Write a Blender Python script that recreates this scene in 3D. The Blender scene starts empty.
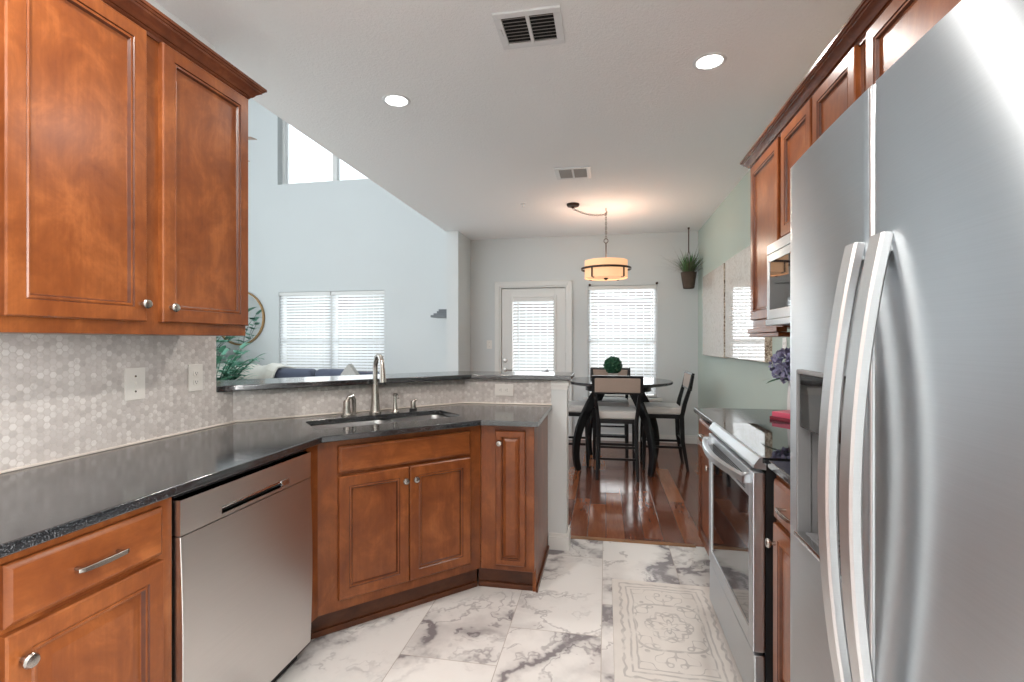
import bpy, bmesh, math, random
from math import sin, cos, pi, radians, sqrt
from mathutils import Vector, Matrix
random.seed(7)
S = bpy.context.scene
C = S.collection

# ------------------------------------------------------------------ camera, world, lights, exposure
F_PX, YAW, CAM_H = 500.0, math.atan(94 / 500.0), 1.33
cd = bpy.data.cameras.new('camera'); cam = bpy.data.objects.new('camera', cd); C.objects.link(cam)
cam.location = (0, 0, CAM_H); cam.rotation_euler = (pi / 2, 0, YAW)
cd.sensor_width = 36.0; cd.lens = 36.0 * F_PX / 1024.0; cd.clip_start = 0.02
S.camera = cam
S.view_settings.view_transform = 'Standard'; S.view_settings.look = 'None'
S.view_settings.gamma = 1.0; S.view_settings.use_curve_mapping = False
S.view_settings.exposure = 0.92
S.cycles.use_denoising = True
S.cycles.max_bounces = 10; S.cycles.diffuse_bounces = 5; S.cycles.glossy_bounces = 5
S.cycles.transparent_max_bounces = 12; S.cycles.sample_clamp_indirect = 6.0
S.cycles.caustics_reflective = False; S.cycles.caustics_refractive = False

W = bpy.data.worlds.new('sky'); S.world = W; W.use_nodes = True
bg = W.node_tree.nodes['Background']
bg.inputs['Color'].default_value = (0.86, 0.94, 1.0, 1); bg.inputs['Strength'].default_value = 1.4


def area(name, loc, rot, sx, sy, power, col=(1, 1, 1), shape='RECTANGLE', spread=None):
    d = bpy.data.lights.new(name, 'AREA'); d.shape = shape; d.size = sx; d.size_y = sy
    d.energy = power; d.color = col
    if spread: d.spread = radians(spread)
    o = bpy.data.objects.new(name, d); o.location = loc; o.rotation_euler = rot; C.objects.link(o); return o


WARM = (1.0, 0.945, 0.885)
CANS = [(-1.216, 2.774), (0.517, 2.68), (-1.216, 0.75), (0.517, 0.75), (-0.35, -0.9)]
for i, (x, y) in enumerate(CANS):
    area('recessed_lamp', (x, y, 2.735), (0, 0, 0), 0.13, 0.13, (6.5 if i < 2 else 13), WARM, 'DISK')
# added fill at unseen openings, then daylight outside the far-wall panes, all shining inwards
area('fill_great_room_rear', (-4.3, -2.0, 2.6), (radians(-90), 0, pi), 4.0, 3.6, 22, (0.93, 0.97, 1.0))  # added to brighten the living room through a made-up rear opening
area('fill_great_room_side', (-7.0, 2.2, 2.7), (0, radians(-90), 0), 3.6, 5.0, 22, (0.9, 0.96, 1.0))  # second added living room fill, its side opening is made up too
area('fill_kitchen_side', (1.70, -0.05, 1.45), (0, radians(90), 0), 1.8, 0.95, 92, (1.0, 0.98, 0.96))  # fill lamp added to light the left cabinets and backsplash from the front
area('daylight_dining', (0.21, 7.6, 1.6), (radians(-90), 0, 0), 1.1, 1.6, 22, (0.94, 0.98, 1.0))
area('daylight_door', (-0.98, 7.6, 1.4), (radians(-90), 0, 0), 0.8, 1.8, 15, (0.94, 0.98, 1.0))
area('daylight_living', (-4.02, 7.6, 1.6), (radians(-90), 0, 0), 1.9, 1.6, 20, (0.94, 0.98, 1.0))

# ------------------------------------------------------------------ material helpers
class G:
    def __init__(s, name):
        s.m = bpy.data.materials.new(name); s.m.use_nodes = True
        s.nt = s.m.node_tree; s.b = s.nt.nodes['Principled BSDF']; s.out = s.nt.nodes['Material Output']

    def put(s, sock, v):
        if isinstance(v, bpy.types.NodeSocket): s.nt.links.new(v, sock)
        elif v is not None:
            if hasattr(sock.default_value, '__len__') and not hasattr(v, '__len__'):
                sock.default_value = [v] * len(sock.default_value)
            elif hasattr(v, '__len__') and len(v) == 3 and len(sock.default_value) == 4:
                sock.default_value = (*v, 1)
            else: sock.default_value = v

    def n(s, t, props=None, **k):
        nd = s.nt.nodes.new(t)
        for p, v in (props or {}).items(): setattr(nd, p, v)
        for a, v in k.items():
            key = int(a[1:]) if a[0] == 'i' and a[1:].isdigit() else a.replace('_', ' ')
            s.put(nd.inputs[key], v)
        return nd

    def ma(s, op, a, b=0.5, c=None):
        nd = s.n('ShaderNodeMath', {'operation': op}, i0=a, i1=b)
        if c is not None: s.put(nd.inputs[2], c)
        return nd.outputs[0]

    def vm(s, op, a, b=(0, 0, 0)):
        nd = s.n('ShaderNodeVectorMath', {'operation': op}, i0=a, i1=b)
        return nd.outputs['Value'] if op in ('DOT_PRODUCT', 'LENGTH', 'DISTANCE') else nd.outputs[0]

    def comb(s, x=0., y=0., z=0.): return s.n('ShaderNodeCombineXYZ', None, X=x, Y=y, Z=z).outputs[0]
    def sep(s, v): return s.n('ShaderNodeSeparateXYZ', None, Vector=v).outputs
    def obj(s): return s.n('ShaderNodeTexCoord').outputs['Object']
    def uv(s): return s.n('ShaderNodeTexCoord').outputs['UV']
    def pos(s): return s.n('ShaderNodeNewGeometry').outputs['Position']

    def noise(s, v, scale, detail=3, rough=0.5, dist=0.0):
        return s.n('ShaderNodeTexNoise', None, Vector=v, Scale=scale, Detail=detail, Roughness=rough, Distortion=dist).outputs['Fac']

    def white(s, v):
        nd = s.n('ShaderNodeTexWhiteNoise', {'noise_dimensions': '3D'}, Vector=v); return nd.outputs

    def ramp(s, f, stops, interp='LINEAR'):
        nd = s.n('ShaderNodeValToRGB', None, Fac=f); r = nd.color_ramp; r.interpolation = interp
        while len(r.elements) < len(stops): r.elements.new(0.5)
        for e, (p, c) in zip(r.elements, stops):
            e.position = p; e.color = (*c, 1) if hasattr(c, '__len__') else (c, c, c, 1)
        return nd.outputs[0]

    def mix(s, f, a, b, mode='MIX'):
        nd = s.n('ShaderNodeMix', {'data_type': 'RGBA', 'blend_type': mode})
        s.put(nd.inputs[0], f); s.put(nd.inputs[6], a); s.put(nd.inputs[7], b); return nd.outputs[2]

    def sstep(s, v, a, b):
        nd = s.n('ShaderNodeMapRange', {'interpolation_type': 'SMOOTHSTEP'}, Value=v)
        nd.inputs[1].default_value = a; nd.inputs[2].default_value = b; return nd.outputs[0]

    def bump(s, h, strength=0.3, dist=0.01):
        s.put(s.b.inputs['Normal'], s.n('ShaderNodeBump', None, Strength=strength, Distance=dist, Height=h).outputs[0])

    def set(s, **k):
        for a, v in k.items(): s.put(s.b.inputs[a.replace('_', ' ')], v)
        return s


def srgb(r, g, b):
    f = lambda c: (c / 255 / 12.92) if c <= 10 else ((c / 255 + .055) / 1.055) ** 2.4
    return (f(r), f(g), f(b))


def plain(name, col, rough=0.5, metal=0.0, spec=0.5, **k):
    g = G(name); g.set(Base_Color=col, Roughness=rough, Metallic=metal, Specular_IOR_Level=spec, **k)
    return g.m


def paint(name, col, bump=0.15, scale=220):
    g = G(name); p = g.pos()
    n1 = g.noise(p, 1.3, 2)
    g.set(Base_Color=g.mix(n1, [c * .97 for c in col], [min(1, c * 1.03) for c in col]), Roughness=0.75, Specular_IOR_Level=0.25)
    g.bump(g.noise(p, scale, 2), bump, 0.002)
    return g.m


def wood(name, axis, dark=(0.125, 0.030, 0.0085), mid=(0.198, 0.056, 0.0145), light=(0.325, 0.104, 0.030), rough=0.30):
    """stained cherry: blotchy tone and fine grain along the given axis"""
    g = G(name); o = g.obj()
    rnd = g.n('ShaderNodeObjectInfo').outputs['Random']
    o = g.vm('ADD', o, g.comb(g.ma('MULTIPLY', rnd, 7.0), 0., g.ma('MULTIPLY', rnd, 13.0)))
    st = {'x': (0.16, 1, 1), 'z': (1, 1, 0.16), 'y': (1, 0.16, 1)}[axis]
    blot = g.noise(g.vm('MULTIPLY', o, [0.7 + 0.3 * v for v in st]), 7.5, 6, 0.66, 0.5)
    grain = g.noise(g.vm('MULTIPLY', o, [v ** 1.6 for v in st]), 95, 4, 0.6)
    fig = g.noise(g.vm('MULTIPLY', o, st), 22, 3, 0.6, 1.2)
    f = g.ma('ADD', g.ma('MULTIPLY', blot, 0.80), g.ma('ADD', g.ma('MULTIPLY', grain, 0.16), g.ma('MULTIPLY', fig, 0.08)))
    col = g.ramp(f, [(0.33, dark), (0.52, mid), (0.72, light)])
    g.set(Base_Color=col, Roughness=rough, Specular_IOR_Level=0.35, Coat_Weight=0.15, Coat_Roughness=0.22)
    g.bump(grain, 0.08, 0.002)
    return g.m


def fabric(name, col, scale=900, var=0.2):
    g = G(name); o = g.obj()
    n = g.noise(o, scale, 2, 0.6); n2 = g.noise(o, 14, 3)
    c = g.mix(n, [x * (1 - var) for x in col], [min(1, x * (1 + var)) for x in col])
    g.set(Base_Color=g.mix(g.ma('MULTIPLY', n2, 0.3), c, [x * .8 for x in col]), Roughness=0.9, Specular_IOR_Level=0.15, Sheen_Weight=0.2)
    g.bump(n, 0.3, 0.001); return g.m


M = {}
M['wall'] = paint('wall_paint', srgb(212, 215, 215))
M['sage'] = paint('sage_paint', srgb(188, 200, 191))
M['ceil'] = G('textured_ceiling').m
g = G('textured_ceiling_paint'); p = g.pos()
g.set(Base_Color=srgb(246, 247, 248), Roughness=0.85, Specular_IOR_Level=0.15)
g.bump(g.ma('ADD', g.noise(p, 70, 4, 0.65), g.ma('MULTIPLY', g.noise(p, 200, 2), 0.5)), 0.85, 0.005); M['ceil'] = g.m
M['trim'] = plain('white_trim_paint', srgb(226, 225, 222), 0.4)
M['wood'] = wood('cherry_wood_vertical', 'z')
M['woodh'] = wood('cherry_wood_horizontal', 'x')
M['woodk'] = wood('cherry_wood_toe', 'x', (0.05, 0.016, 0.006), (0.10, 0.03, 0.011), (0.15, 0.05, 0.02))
M['glaze'] = wood('cherry_wood_glazed_groove', 'z', (0.05, 0.013, 0.006), (0.085, 0.023, 0.009), (0.13, 0.04, 0.014))
M['crown'] = wood('cherry_wood_crown', 'y', (0.07, 0.02, 0.009), (0.13, 0.037, 0.016), (0.22, 0.07, 0.028), 0.22)

# black granite
g = G('black_granite'); p = g.pos()
sp = g.noise(p, 260, 4, 0.75); cl = g.noise(p, 60, 3, 0.6)
v = g.n('ShaderNodeTexVoronoi', None, Vector=p, Scale=330).outputs['Distance']
f = g.ma('MULTIPLY', g.sstep(sp, 0.50, 0.66), g.sstep(cl, 0.30, 0.65))
g.set(Base_Color=g.mix(f, (0.011, 0.012, 0.014), (0.17, 0.18, 0.19)), Roughness=g.ma('ADD', 0.07, g.ma('MULTIPLY', cl, 0.10)), IOR=2.05)
g.bump(g.ma('ADD', g.noise(p, 24, 3), g.ma('MULTIPLY', v, 0.15)), 0.05, 0.004); M['granite'] = g.m


def hexmat():
    g = G('hexagon_marble_mosaic'); uv = g.vm('MULTIPLY', g.uv(), (1, 1, 0))
    size = 0.0225                               # flat to flat, flats top and bottom
    s_ = g.vm('MULTIPLY', uv, (1 / size, 1 / size, 0))
    r = (sqrt(3), 1, 1); h = (sqrt(3) / 2, 0.5, 0)
    # columns stand side by side, every other one half a tile up
    a = g.vm('SUBTRACT', g.n('ShaderNodeVectorMath', {'operation': 'MODULO'}, i0=g.vm('ADD', s_, (1000 * sqrt(3), 1000, 0)), i1=r).outputs[0], h)
    b = g.vm('SUBTRACT', g.n('ShaderNodeVectorMath', {'operation': 'MODULO'}, i0=g.vm('ADD', s_, (1000 * sqrt(3) + h[0], 1000.5, 0)), i1=r).outputs[0], h)
    a = g.vm('MULTIPLY', a, (1, 1, 0)); b = g.vm('MULTIPLY', b, (1, 1, 0))
    la = g.vm('DOT_PRODUCT', a, a); lb = g.vm('DOT_PRODUCT', b, b)
    t = g.ma('LESS_THAN', la, lb)
    mx = g.n('ShaderNodeMix', {'data_type': 'VECTOR'}); g.put(mx.inputs[0], t); g.put(mx.inputs[4], b); g.put(mx.inputs[5], a)
    gv = mx.outputs[1]
    idv = g.vm('SUBTRACT', s_, gv)
    idv = g.n('ShaderNodeVectorMath', {'operation': 'SNAP'}, i0=g.vm('ADD', idv, (0.07, 0.07, 0.)), i1=(0.25, 0.25, 0.25)).outputs[0]
    ab = g.vm('ABSOLUTE', gv); xyz = g.sep(ab)
    d1 = g.vm('DOT_PRODUCT', ab, (sqrt(3) / 2, 0.5, 0))
    ed = g.ma('SUBTRACT', 0.5, g.ma('MAXIMUM', d1, xyz[1]))
    w = g.white(idv)
    tone = g.ramp(w['Value'], [(0.0, srgb(194, 187, 183)), (0.35, srgb(206, 199, 195)), (0.7, srgb(214, 208, 204)), (1.0, srgb(226, 221, 217))])
    vein = g.noise(g.vm('ADD', s_, g.vm('MULTIPLY', w['Color'], (9, 9, 9))), 1.3, 3)
    tone = g.mix(g.ma('MULTIPLY', g.sstep(vein, 0.5, 0.75), 0.35), tone, srgb(172, 164, 160))
    tile = g.sstep(ed, 0.035, 0.07)
    g.set(Base_Color=g.mix(tile, srgb(196, 188, 182), tone), Roughness=g.ma('SUBTRACT', 0.65, g.ma('MULTIPLY', tile, 0.38)), Specular_IOR_Level=0.45)
    g.bump(g.sstep(ed, 0.02, 0.11), 0.35, 0.002)
    return g.m


M['hex'] = hexmat()


def marblemat():
    g = G('marble_look_floor_tile'); p = g.pos(); x, y, z = g.sep(p)
    W_, L_ = 0.42, 0.82
    cx = g.ma('DIVIDE', g.ma('ADD', x, 0.02 + 20 * W_), W_); ci = g.ma('FLOOR', cx); fx = g.ma('SUBTRACT', cx, ci)
    off = g.ma('MULTIPLY', g.ma('SUBTRACT', ci, 20), 0.285)
    cy = g.ma('DIVIDE', g.ma('ADD', g.ma('SUBTRACT', y, off), 20 * L_ - 2.57), L_); ri = g.ma('FLOOR', cy); fy = g.ma('SUBTRACT', cy, ri)
    ex = g.ma('MULTIPLY', g.ma('MINIMUM', fx, g.ma('SUBTRACT', 1., fx)), W_)
    ey = g.ma('MULTIPLY', g.ma('MINIMUM', fy, g.ma('SUBTRACT', 1., fy)), L_)
    ed = g.ma('MINIMUM', ex, ey)
    wn = g.white(g.comb(ci, ri, 3.0))
    q = g.vm('ADD', p, g.vm('MULTIPLY', wn['Color'], (30, 30, 30)))
    qr = g.n('ShaderNodeVectorRotate', {'rotation_type': 'Z_AXIS'}, Vector=q, Angle=g.ma('MULTIPLY', wn['Value'], 1.2)).outputs[0]
    warp = g.n('ShaderNodeTexNoise', None, Vector=qr, Scale=2.2, Detail=5, Roughness=0.6).outputs['Color']
    qd = g.vm('ADD', qr, g.vm('MULTIPLY', g.vm('SUBTRACT', warp, (.5, .5, .5)), (0.55, 0.55, 0.55)))
    qs = g.vm('MULTIPLY', qd, (1.0, 0.62, 1.0))
    n1 = g.noise(qs, 2.1, 2, 0.5); n2 = g.noise(g.vm('ADD', qs, (5.3, 1.7, 0)), 4.6, 3, 0.55)
    v1 = g.ma('SUBTRACT', 1., g.sstep(g.ma('ABSOLUTE', g.ma('SUBTRACT', n1, 0.5)), 0.0, 0.050))
    v2 = g.ma('SUBTRACT', 1., g.sstep(g.ma('ABSOLUTE', g.ma('SUBTRACT', n2, 0.47)), 0.0, 0.028))
    cloud = g.noise(g.vm('ADD', qs, (2.3, 8.1, 0)), 2.6, 4, 0.6)
    patch = g.sstep(cloud, 0.40, 0.58)
    halo = g.ma('SUBTRACT', 1., g.sstep(g.ma('ABSOLUTE', g.ma('SUBTRACT', n1, 0.5)), 0.0, 0.16))
    dk = g.ma('ADD', g.ma('MULTIPLY', v1, g.ma('ADD', 0.12, g.ma('MULTIPLY', patch, 0.68))), g.ma('MULTIPLY', g.ma('MULTIPLY', v2, patch), 0.5))
    dk = g.ma('MINIMUM', g.ma('ADD', dk, g.ma('MULTIPLY', g.ma('MULTIPLY', halo, patch), 0.42)), 1.0)
    base = g.mix(g.noise(qs, 1.6, 3), srgb(222, 219, 216), srgb(236, 234, 232))
    col = g.mix(dk, base, srgb(134, 129, 132))
    gr = g.sstep(ed, 0.0012, 0.0022)
    g.set(Base_Color=g.mix(gr, srgb(168, 160, 152), col), Roughness=g.ma('SUBTRACT', 0.6, g.ma('MULTIPLY', gr, 0.36)), Specular_IOR_Level=0.45)
    g.bump(gr, 0.25, 0.001)
    return g.m


def woodfloor():
    g = G('dark_hand_scraped_planks'); p = g.pos(); x, y, z = g.sep(p)
    W_, L_ = 0.127, 1.1
    cx = g.ma('DIVIDE', g.ma('ADD', x, 60 * W_), W_); ci = g.ma('FLOOR', cx); fx = g.ma('SUBTRACT', cx, ci)
    w0 = g.white(g.comb(ci, 1.7, 0.3))['Value']
    cy = g.ma('ADD', g.ma('DIVIDE', g.ma('ADD', y, 20.), L_), g.ma('MULTIPLY', w0, 5.0)); ri = g.ma('FLOOR', cy); fy = g.ma('SUBTRACT', cy, ri)
    ex = g.ma('MULTIPLY', g.ma('MINIMUM', fx, g.ma('SUBTRACT', 1., fx)), W_)
    ey = g.ma('MULTIPLY', g.ma('MINIMUM', fy, g.ma('SUBTRACT', 1., fy)), L_)
    ed = g.ma('MINIMUM', ex, ey)
    wn = g.white(g.comb(ci, ri, 9.0))
    q = g.vm('ADD', p, g.vm('MULTIPLY', wn['Color'], (20, 20, 20)))
    gr = g.noise(g.vm('MULTIPLY', q, (1, 0.09, 1)), 60, 4, 0.6, 0.8)
    bl = g.noise(g.vm('MULTIPLY', q, (1, 0.35, 1)), 9, 3, 0.6)
    f = g.ma('ADD', g.ma('MULTIPLY', wn['Value'], 0.42), g.ma('ADD', g.ma('MULTIPLY', gr, 0.3), g.ma('MULTIPLY', bl, 0.3)))
    col = g.ramp(f, [(0.2, (0.085, 0.024, 0.013)), (0.5, (0.20, 0.062, 0.028)), (0.85, (0.40, 0.155, 0.068))])
    e = g.sstep(ed, 0.0008, 0.003)
    g.set(Base_Color=g.mix(e, (0.02, 0.008, 0.005), col), Roughness=0.14, Specular_IOR_Level=0.8)
    g.bump(g.ma('ADD', g.ma('MULTIPLY', e, 0.5), g.ma('MULTIPLY', g.noise(g.vm('MULTIPLY', q, (1, .5, 1)), 16, 2), 0.8)), 0.22, 0.005)
    return g.m


M['marble'] = marblemat(); M['planks'] = woodfloor()


def steel(name, col=(0.60, 0.61, 0.62), rough=0.2, aniso=0.6, axis='h'):
    g = G(name); o = g.obj()
    st = (2.0, 2.0, 420.0) if axis == 'h' else (420., 420., 2.)
    n = g.noise(g.vm('MULTIPLY', o, st), 1.0, 3, 0.6)
    g.set(Base_Color=g.mix(n, [c * .93 for c in col], [c * 1.05 for c in col]), Metallic=1.0,
          Roughness=g.ma('ADD', rough - 0.03, g.ma('MULTIPLY', n, 0.06)), Anisotropic=aniso)
    g.put(g.b.inputs['Tangent'], g.comb(0., 0., 1.))      # brushed so that highlights run up and down
    return g.m


M['steel'] = steel('brushed_stainless_steel', (0.66, 0.69, 0.72), 0.32, 1.0)
M['steel_handle'] = steel('satin_steel_handle', (0.76, 0.77, 0.78), 0.36, 0.3)
M['steel_dw'] = steel('brushed_stainless_warm', (0.70, 0.675, 0.655), 0.34, 0.5)
M['nickel'] = plain('brushed_nickel', (0.47, 0.44, 0.405), 0.25, 1.0)
M['chrome'] = plain('polished_steel', (0.75, 0.75, 0.76), 0.12, 1.0)
M['sink'] = steel('sink_steel', (0.52, 0.52, 0.52), 0.32, 0.2)
M['black'] = plain('black_plastic', (0.008, 0.008, 0.009), 0.45)
M['blackgl'] = plain('black_glass', (0.006, 0.007, 0.009), 0.03, 0.0, 0.9)
M['dark'] = plain('dark_cavity', (0.012, 0.012, 0.013), 0.8)
M['grey'] = plain('grey_plastic', (0.22, 0.22, 0.225), 0.4)
M['plate'] = plain('white_plastic', srgb(232, 228, 222), 0.35)
M['blackw'] = plain('black_painted_wood', (0.008, 0.008, 0.009), 0.36, 0, 0.3)
M['tabletop'] = plain('black_lacquered_tabletop', (0.018, 0.018, 0.022), 0.10, 0, 0.7)
M['bronze'] = plain('oil_rubbed_bronze', (0.055, 0.032, 0.022), 0.38, 0.7)
M['ventw'] = plain('white_enamel', srgb(228, 230, 232), 0.4)
M['brass'] = plain('aged_brass', (0.36, 0.22, 0.10), 0.35, 0.8)
M['mirror'] = plain('mirror_silver', (0.88, 0.9, 0.9), 0.01, 1.0)
M['pot'] = plain('white_ceramic', srgb(235, 233, 230), 0.2)
M['pink'] = plain('pink_card', srgb(214, 88, 112), 0.35)
M['red'] = plain('dark_red_card', srgb(120, 22, 40), 0.4)


M['taupe'] = fabric('taupe_upholstery', srgb(164, 146, 134), 500, 0.28)
M['seatf'] = fabric('grey_seat_fabric', srgb(198, 194, 190), 500, 0.12)
M['sofa'] = fabric('blue_grey_sofa_fabric', srgb(98, 104, 122))
M['throw'] = fabric('cream_knit', srgb(236, 232, 222), 120, 0.08)
M['pillow'] = fabric('grey_patterned_cushion', srgb(190, 188, 184), 60, 0.35)


def leafm(name, a, b, rough=0.45):
    g = G(name); o = g.obj(); n = g.noise(o, 9, 2)
    g.set(Base_Color=g.mix(n, a, b), Roughness=rough, Specular_IOR_Level=0.4); return g.m


M['palm'] = leafm('blue_green_leaves', (0.06, 0.24, 0.16), (0.24, 0.50, 0.36))
M['box'] = leafm('boxwood_leaves', (0.010, 0.06, 0.030), (0.035, 0.15, 0.07))
M['grassy'] = leafm('grass_blades', (0.03, 0.12, 0.03), (0.13, 0.30, 0.08))
M['drygrass'] = leafm('dry_grass_blades', (0.06, 0.06, 0.04), (0.17, 0.15, 0.10))
M['bark'] = leafm('bark_texture', (0.035, 0.022, 0.016), (0.14, 0.10, 0.075), 0.9)
M['basket'] = leafm('woven_basket', (0.06, 0.04, 0.03), (0.20, 0.15, 0.12), 0.9)
M['petal'] = leafm('purple_petals', (0.16, 0.16, 0.32), (0.50, 0.48, 0.66), 0.6)
M['fanwood'] = wood('fan_blade_wood', 'x', (0.22, 0.12, 0.07), (0.36, 0.21, 0.13), (0.46, 0.29, 0.19))

g = G('blind_slat'); tr = g.n('ShaderNodeBsdfTranslucent', None, Color=(0.93, 0.95, 0.97)); df = g.n('ShaderNodeBsdfDiffuse', None, Color=(0.86, 0.87, 0.88))
ms = g.n('ShaderNodeMixShader', None, Fac=0.4); g.nt.links.new(df.outputs[0], ms.inputs[1]); g.nt.links.new(tr.outputs[0], ms.inputs[2])
g.nt.links.new(ms.outputs[0], g.out.inputs[0]); M['slat'] = g.m
g = G('window_glass'); tp = g.n('ShaderNodeBsdfTransparent', None, Color=(0.97, 0.98, 0.98)); gl = g.n('ShaderNodeBsdfGlossy', None, Roughness=0.02)
fr = g.n('ShaderNodeFresnel', None, IOR=1.35); ms = g.n('ShaderNodeMixShader', None, Fac=fr.outputs[0])
g.nt.links.new(tp.outputs[0], ms.inputs[1]); g.nt.links.new(gl.outputs[0], ms.inputs[2]); g.nt.links.new(ms.outputs[0], g.out.inputs[0]); M['glass'] = g.m
g = G('pendant_shade'); o = g.obj(); nn = g.noise(g.vm('MULTIPLY', o, (1, 1, .3)), 300, 2)
g.set(Base_Color=srgb(236, 188, 146), Roughness=0.8, Emission_Color=(1.0, 0.56, 0.30), Emission_Strength=0.38)
M['shade'] = g.m
g = G('lamp_diffuser'); g.set(Base_Color=(1, 1, 1), Emission_Color=(1, 0.97, 0.92), Emission_Strength=6.0); M['lampglow'] = g.m

# cream relief prints on the sage wall: embossed petals under gloss
g = G('glossy_cream_print'); o = g.obj()
wv = g.n('ShaderNodeTexNoise', None, Vector=o, Scale=3.0, Detail=4).outputs['Color']
q = g.vm('ADD', o, g.vm('MULTIPLY', wv, (0.4, 0.4, 0.4)))
vv = g.n('ShaderNodeTexVoronoi', {'feature': 'DISTANCE_TO_EDGE'}, Vector=q, Scale=16).outputs[0]
n2 = g.noise(q, 40, 4, 0.6)
f = g.ma('ADD', g.ma('MULTIPLY', g.sstep(vv, 0.0, 0.12), 0.6), g.ma('MULTIPLY', n2, 0.5))
g.set(Base_Color=g.ramp(f, [(0.15, srgb(206, 197, 186)), (0.45, srgb(222, 215, 206)), (0.8, srgb(230, 225, 217))]), Roughness=0.5, Specular_IOR_Level=0.3, Coat_Weight=1.0, Coat_Roughness=0.02, Coat_IOR=2.6)
M['print'] = g.m
g = G('distressed_frame_edge'); o = g.obj(); n = g.noise(o, 60, 4, 0.7)
g.set(Base_Color=g.ramp(n, [(0.4, srgb(120, 100, 84)), (0.55, srgb(205, 190, 172)), (0.7, srgb(235, 228, 216))]), Roughness=0.7); M['frame_edge'] = g.m


def rugmat():
    g = G('cream_rug_with_grey_scrolls'); o = g.obj(); x, y, z = g.sep(o)
    wob = g.n('ShaderNodeTexNoise', None, Vector=o, Scale=7.0, Detail=2).outputs['Color']
    o2 = g.vm('ADD', o, g.vm('MULTIPLY', g.vm('SUBTRACT', wob, (.5, .5, .5)), (0.03, 0.03, 0)))
    x2, y2, _ = g.sep(o2); ax = g.ma('ABSOLUTE', x2); ay = g.ma('ABSOLUTE', y2)
    hx, hy = 0.255, 0.43
    dx = g.ma('SUBTRACT', hx, ax); dy = g.ma('SUBTRACT', hy, ay); d = g.ma('MINIMUM', dx, dy)
    def band(v, c, w): return g.ma('SUBTRACT', 1., g.sstep(g.ma('ABSOLUTE', g.ma('SUBTRACT', v, c)), w * .5, w))
    def si(v, k, ph=0.): return g.ma('SINE', g.ma('ADD', g.ma('MULTIPLY', v, k), ph))
    f = g.ma('ADD', g.ma('MULTIPLY', si(ax, 38), si(ay, 34)), g.ma('MULTIPLY', si(g.ma('ADD', ax, ay), 61, 0.6), 0.5))
    f = g.ma('ADD', f, g.ma('MULTIPLY', si(g.ma('SUBTRACT', ay, ax), 74, 1.0), 0.4))
    scroll = band(f, 0.25, 0.17)
    r = g.ma('SQRT', g.ma('ADD', g.ma('MULTIPLY', ax, ax), g.ma('MULTIPLY', g.ma('MULTIPLY', ay, ay), 0.62)))
    th = g.ma('ARCTAN2', ay, ax)
    med = band(g.ma('ADD', r, g.ma('MULTIPLY', g.ma('COSINE', g.ma('MULTIPLY', th, 8.)), 0.012)), 0.085, 0.009)
    med2 = band(g.ma('ADD', r, g.ma('MULTIPLY', g.ma('COSINE', g.ma('MULTIPLY', th, 4.)), 0.018)), 0.165, 0.008)
    flower = band(g.ma('ADD', r, g.ma('MULTIPLY', g.ma('COSINE', g.ma('MULTIPLY', th, 6.)), 0.014)), 0.03, 0.008)
    border = g.ma('MAXIMUM', band(d, 0.075, 0.006), g.ma('MAXIMUM', band(d, 0.10, 0.005), band(g.ma('ADD', d, g.ma('MULTIPLY', si(g.ma('ADD', ax, ay), 90), 0.004)), 0.042, 0.008)))
    inner = g.sstep(d, 0.10, 0.11)
    k = g.ma('MAXIMUM', g.ma('MULTIPLY', g.ma('MAXIMUM', g.ma('MAXIMUM', scroll, flower), g.ma('MAXIMUM', med, med2)), inner), border)
    worn = g.sstep(g.noise(o, 16, 4, 0.6), 0.30, 0.55)
    k = g.ma('MULTIPLY', g.ma('MULTIPLY', k, 0.42), worn)
    base = g.mix(g.noise(o, 10, 3), srgb(226, 221, 215), srgb(206, 201, 197))
    g.set(Base_Color=g.mix(k, base, srgb(120, 116, 118)), Roughness=0.85, Specular_IOR_Level=0.15, Sheen_Weight=0.1)
    g.bump(g.noise(o, 700, 2), 0.3, 0.001)
    return g.m


M['rug'] = rugmat()

# ------------------------------------------------------------------ geometry helpers
def tag(o, label=None, cat=None, group=None, kind=None):
    if label: o['label'] = label
    if cat: o['category'] = cat
    if group: o['group'] = group
    if kind: o['kind'] = kind
    return o


def empty(name, loc=(0, 0, 0), rz=0.0, label=None, cat=None, group=None, kind=None, parent=None):
    o = bpy.data.objects.new(name, None); o.empty_display_size = 0.05
    o.location = loc; o.rotation_euler = (0, 0, rz); C.objects.link(o)
    if parent: o.parent = parent
    return tag(o, label, cat, group, kind)


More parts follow.
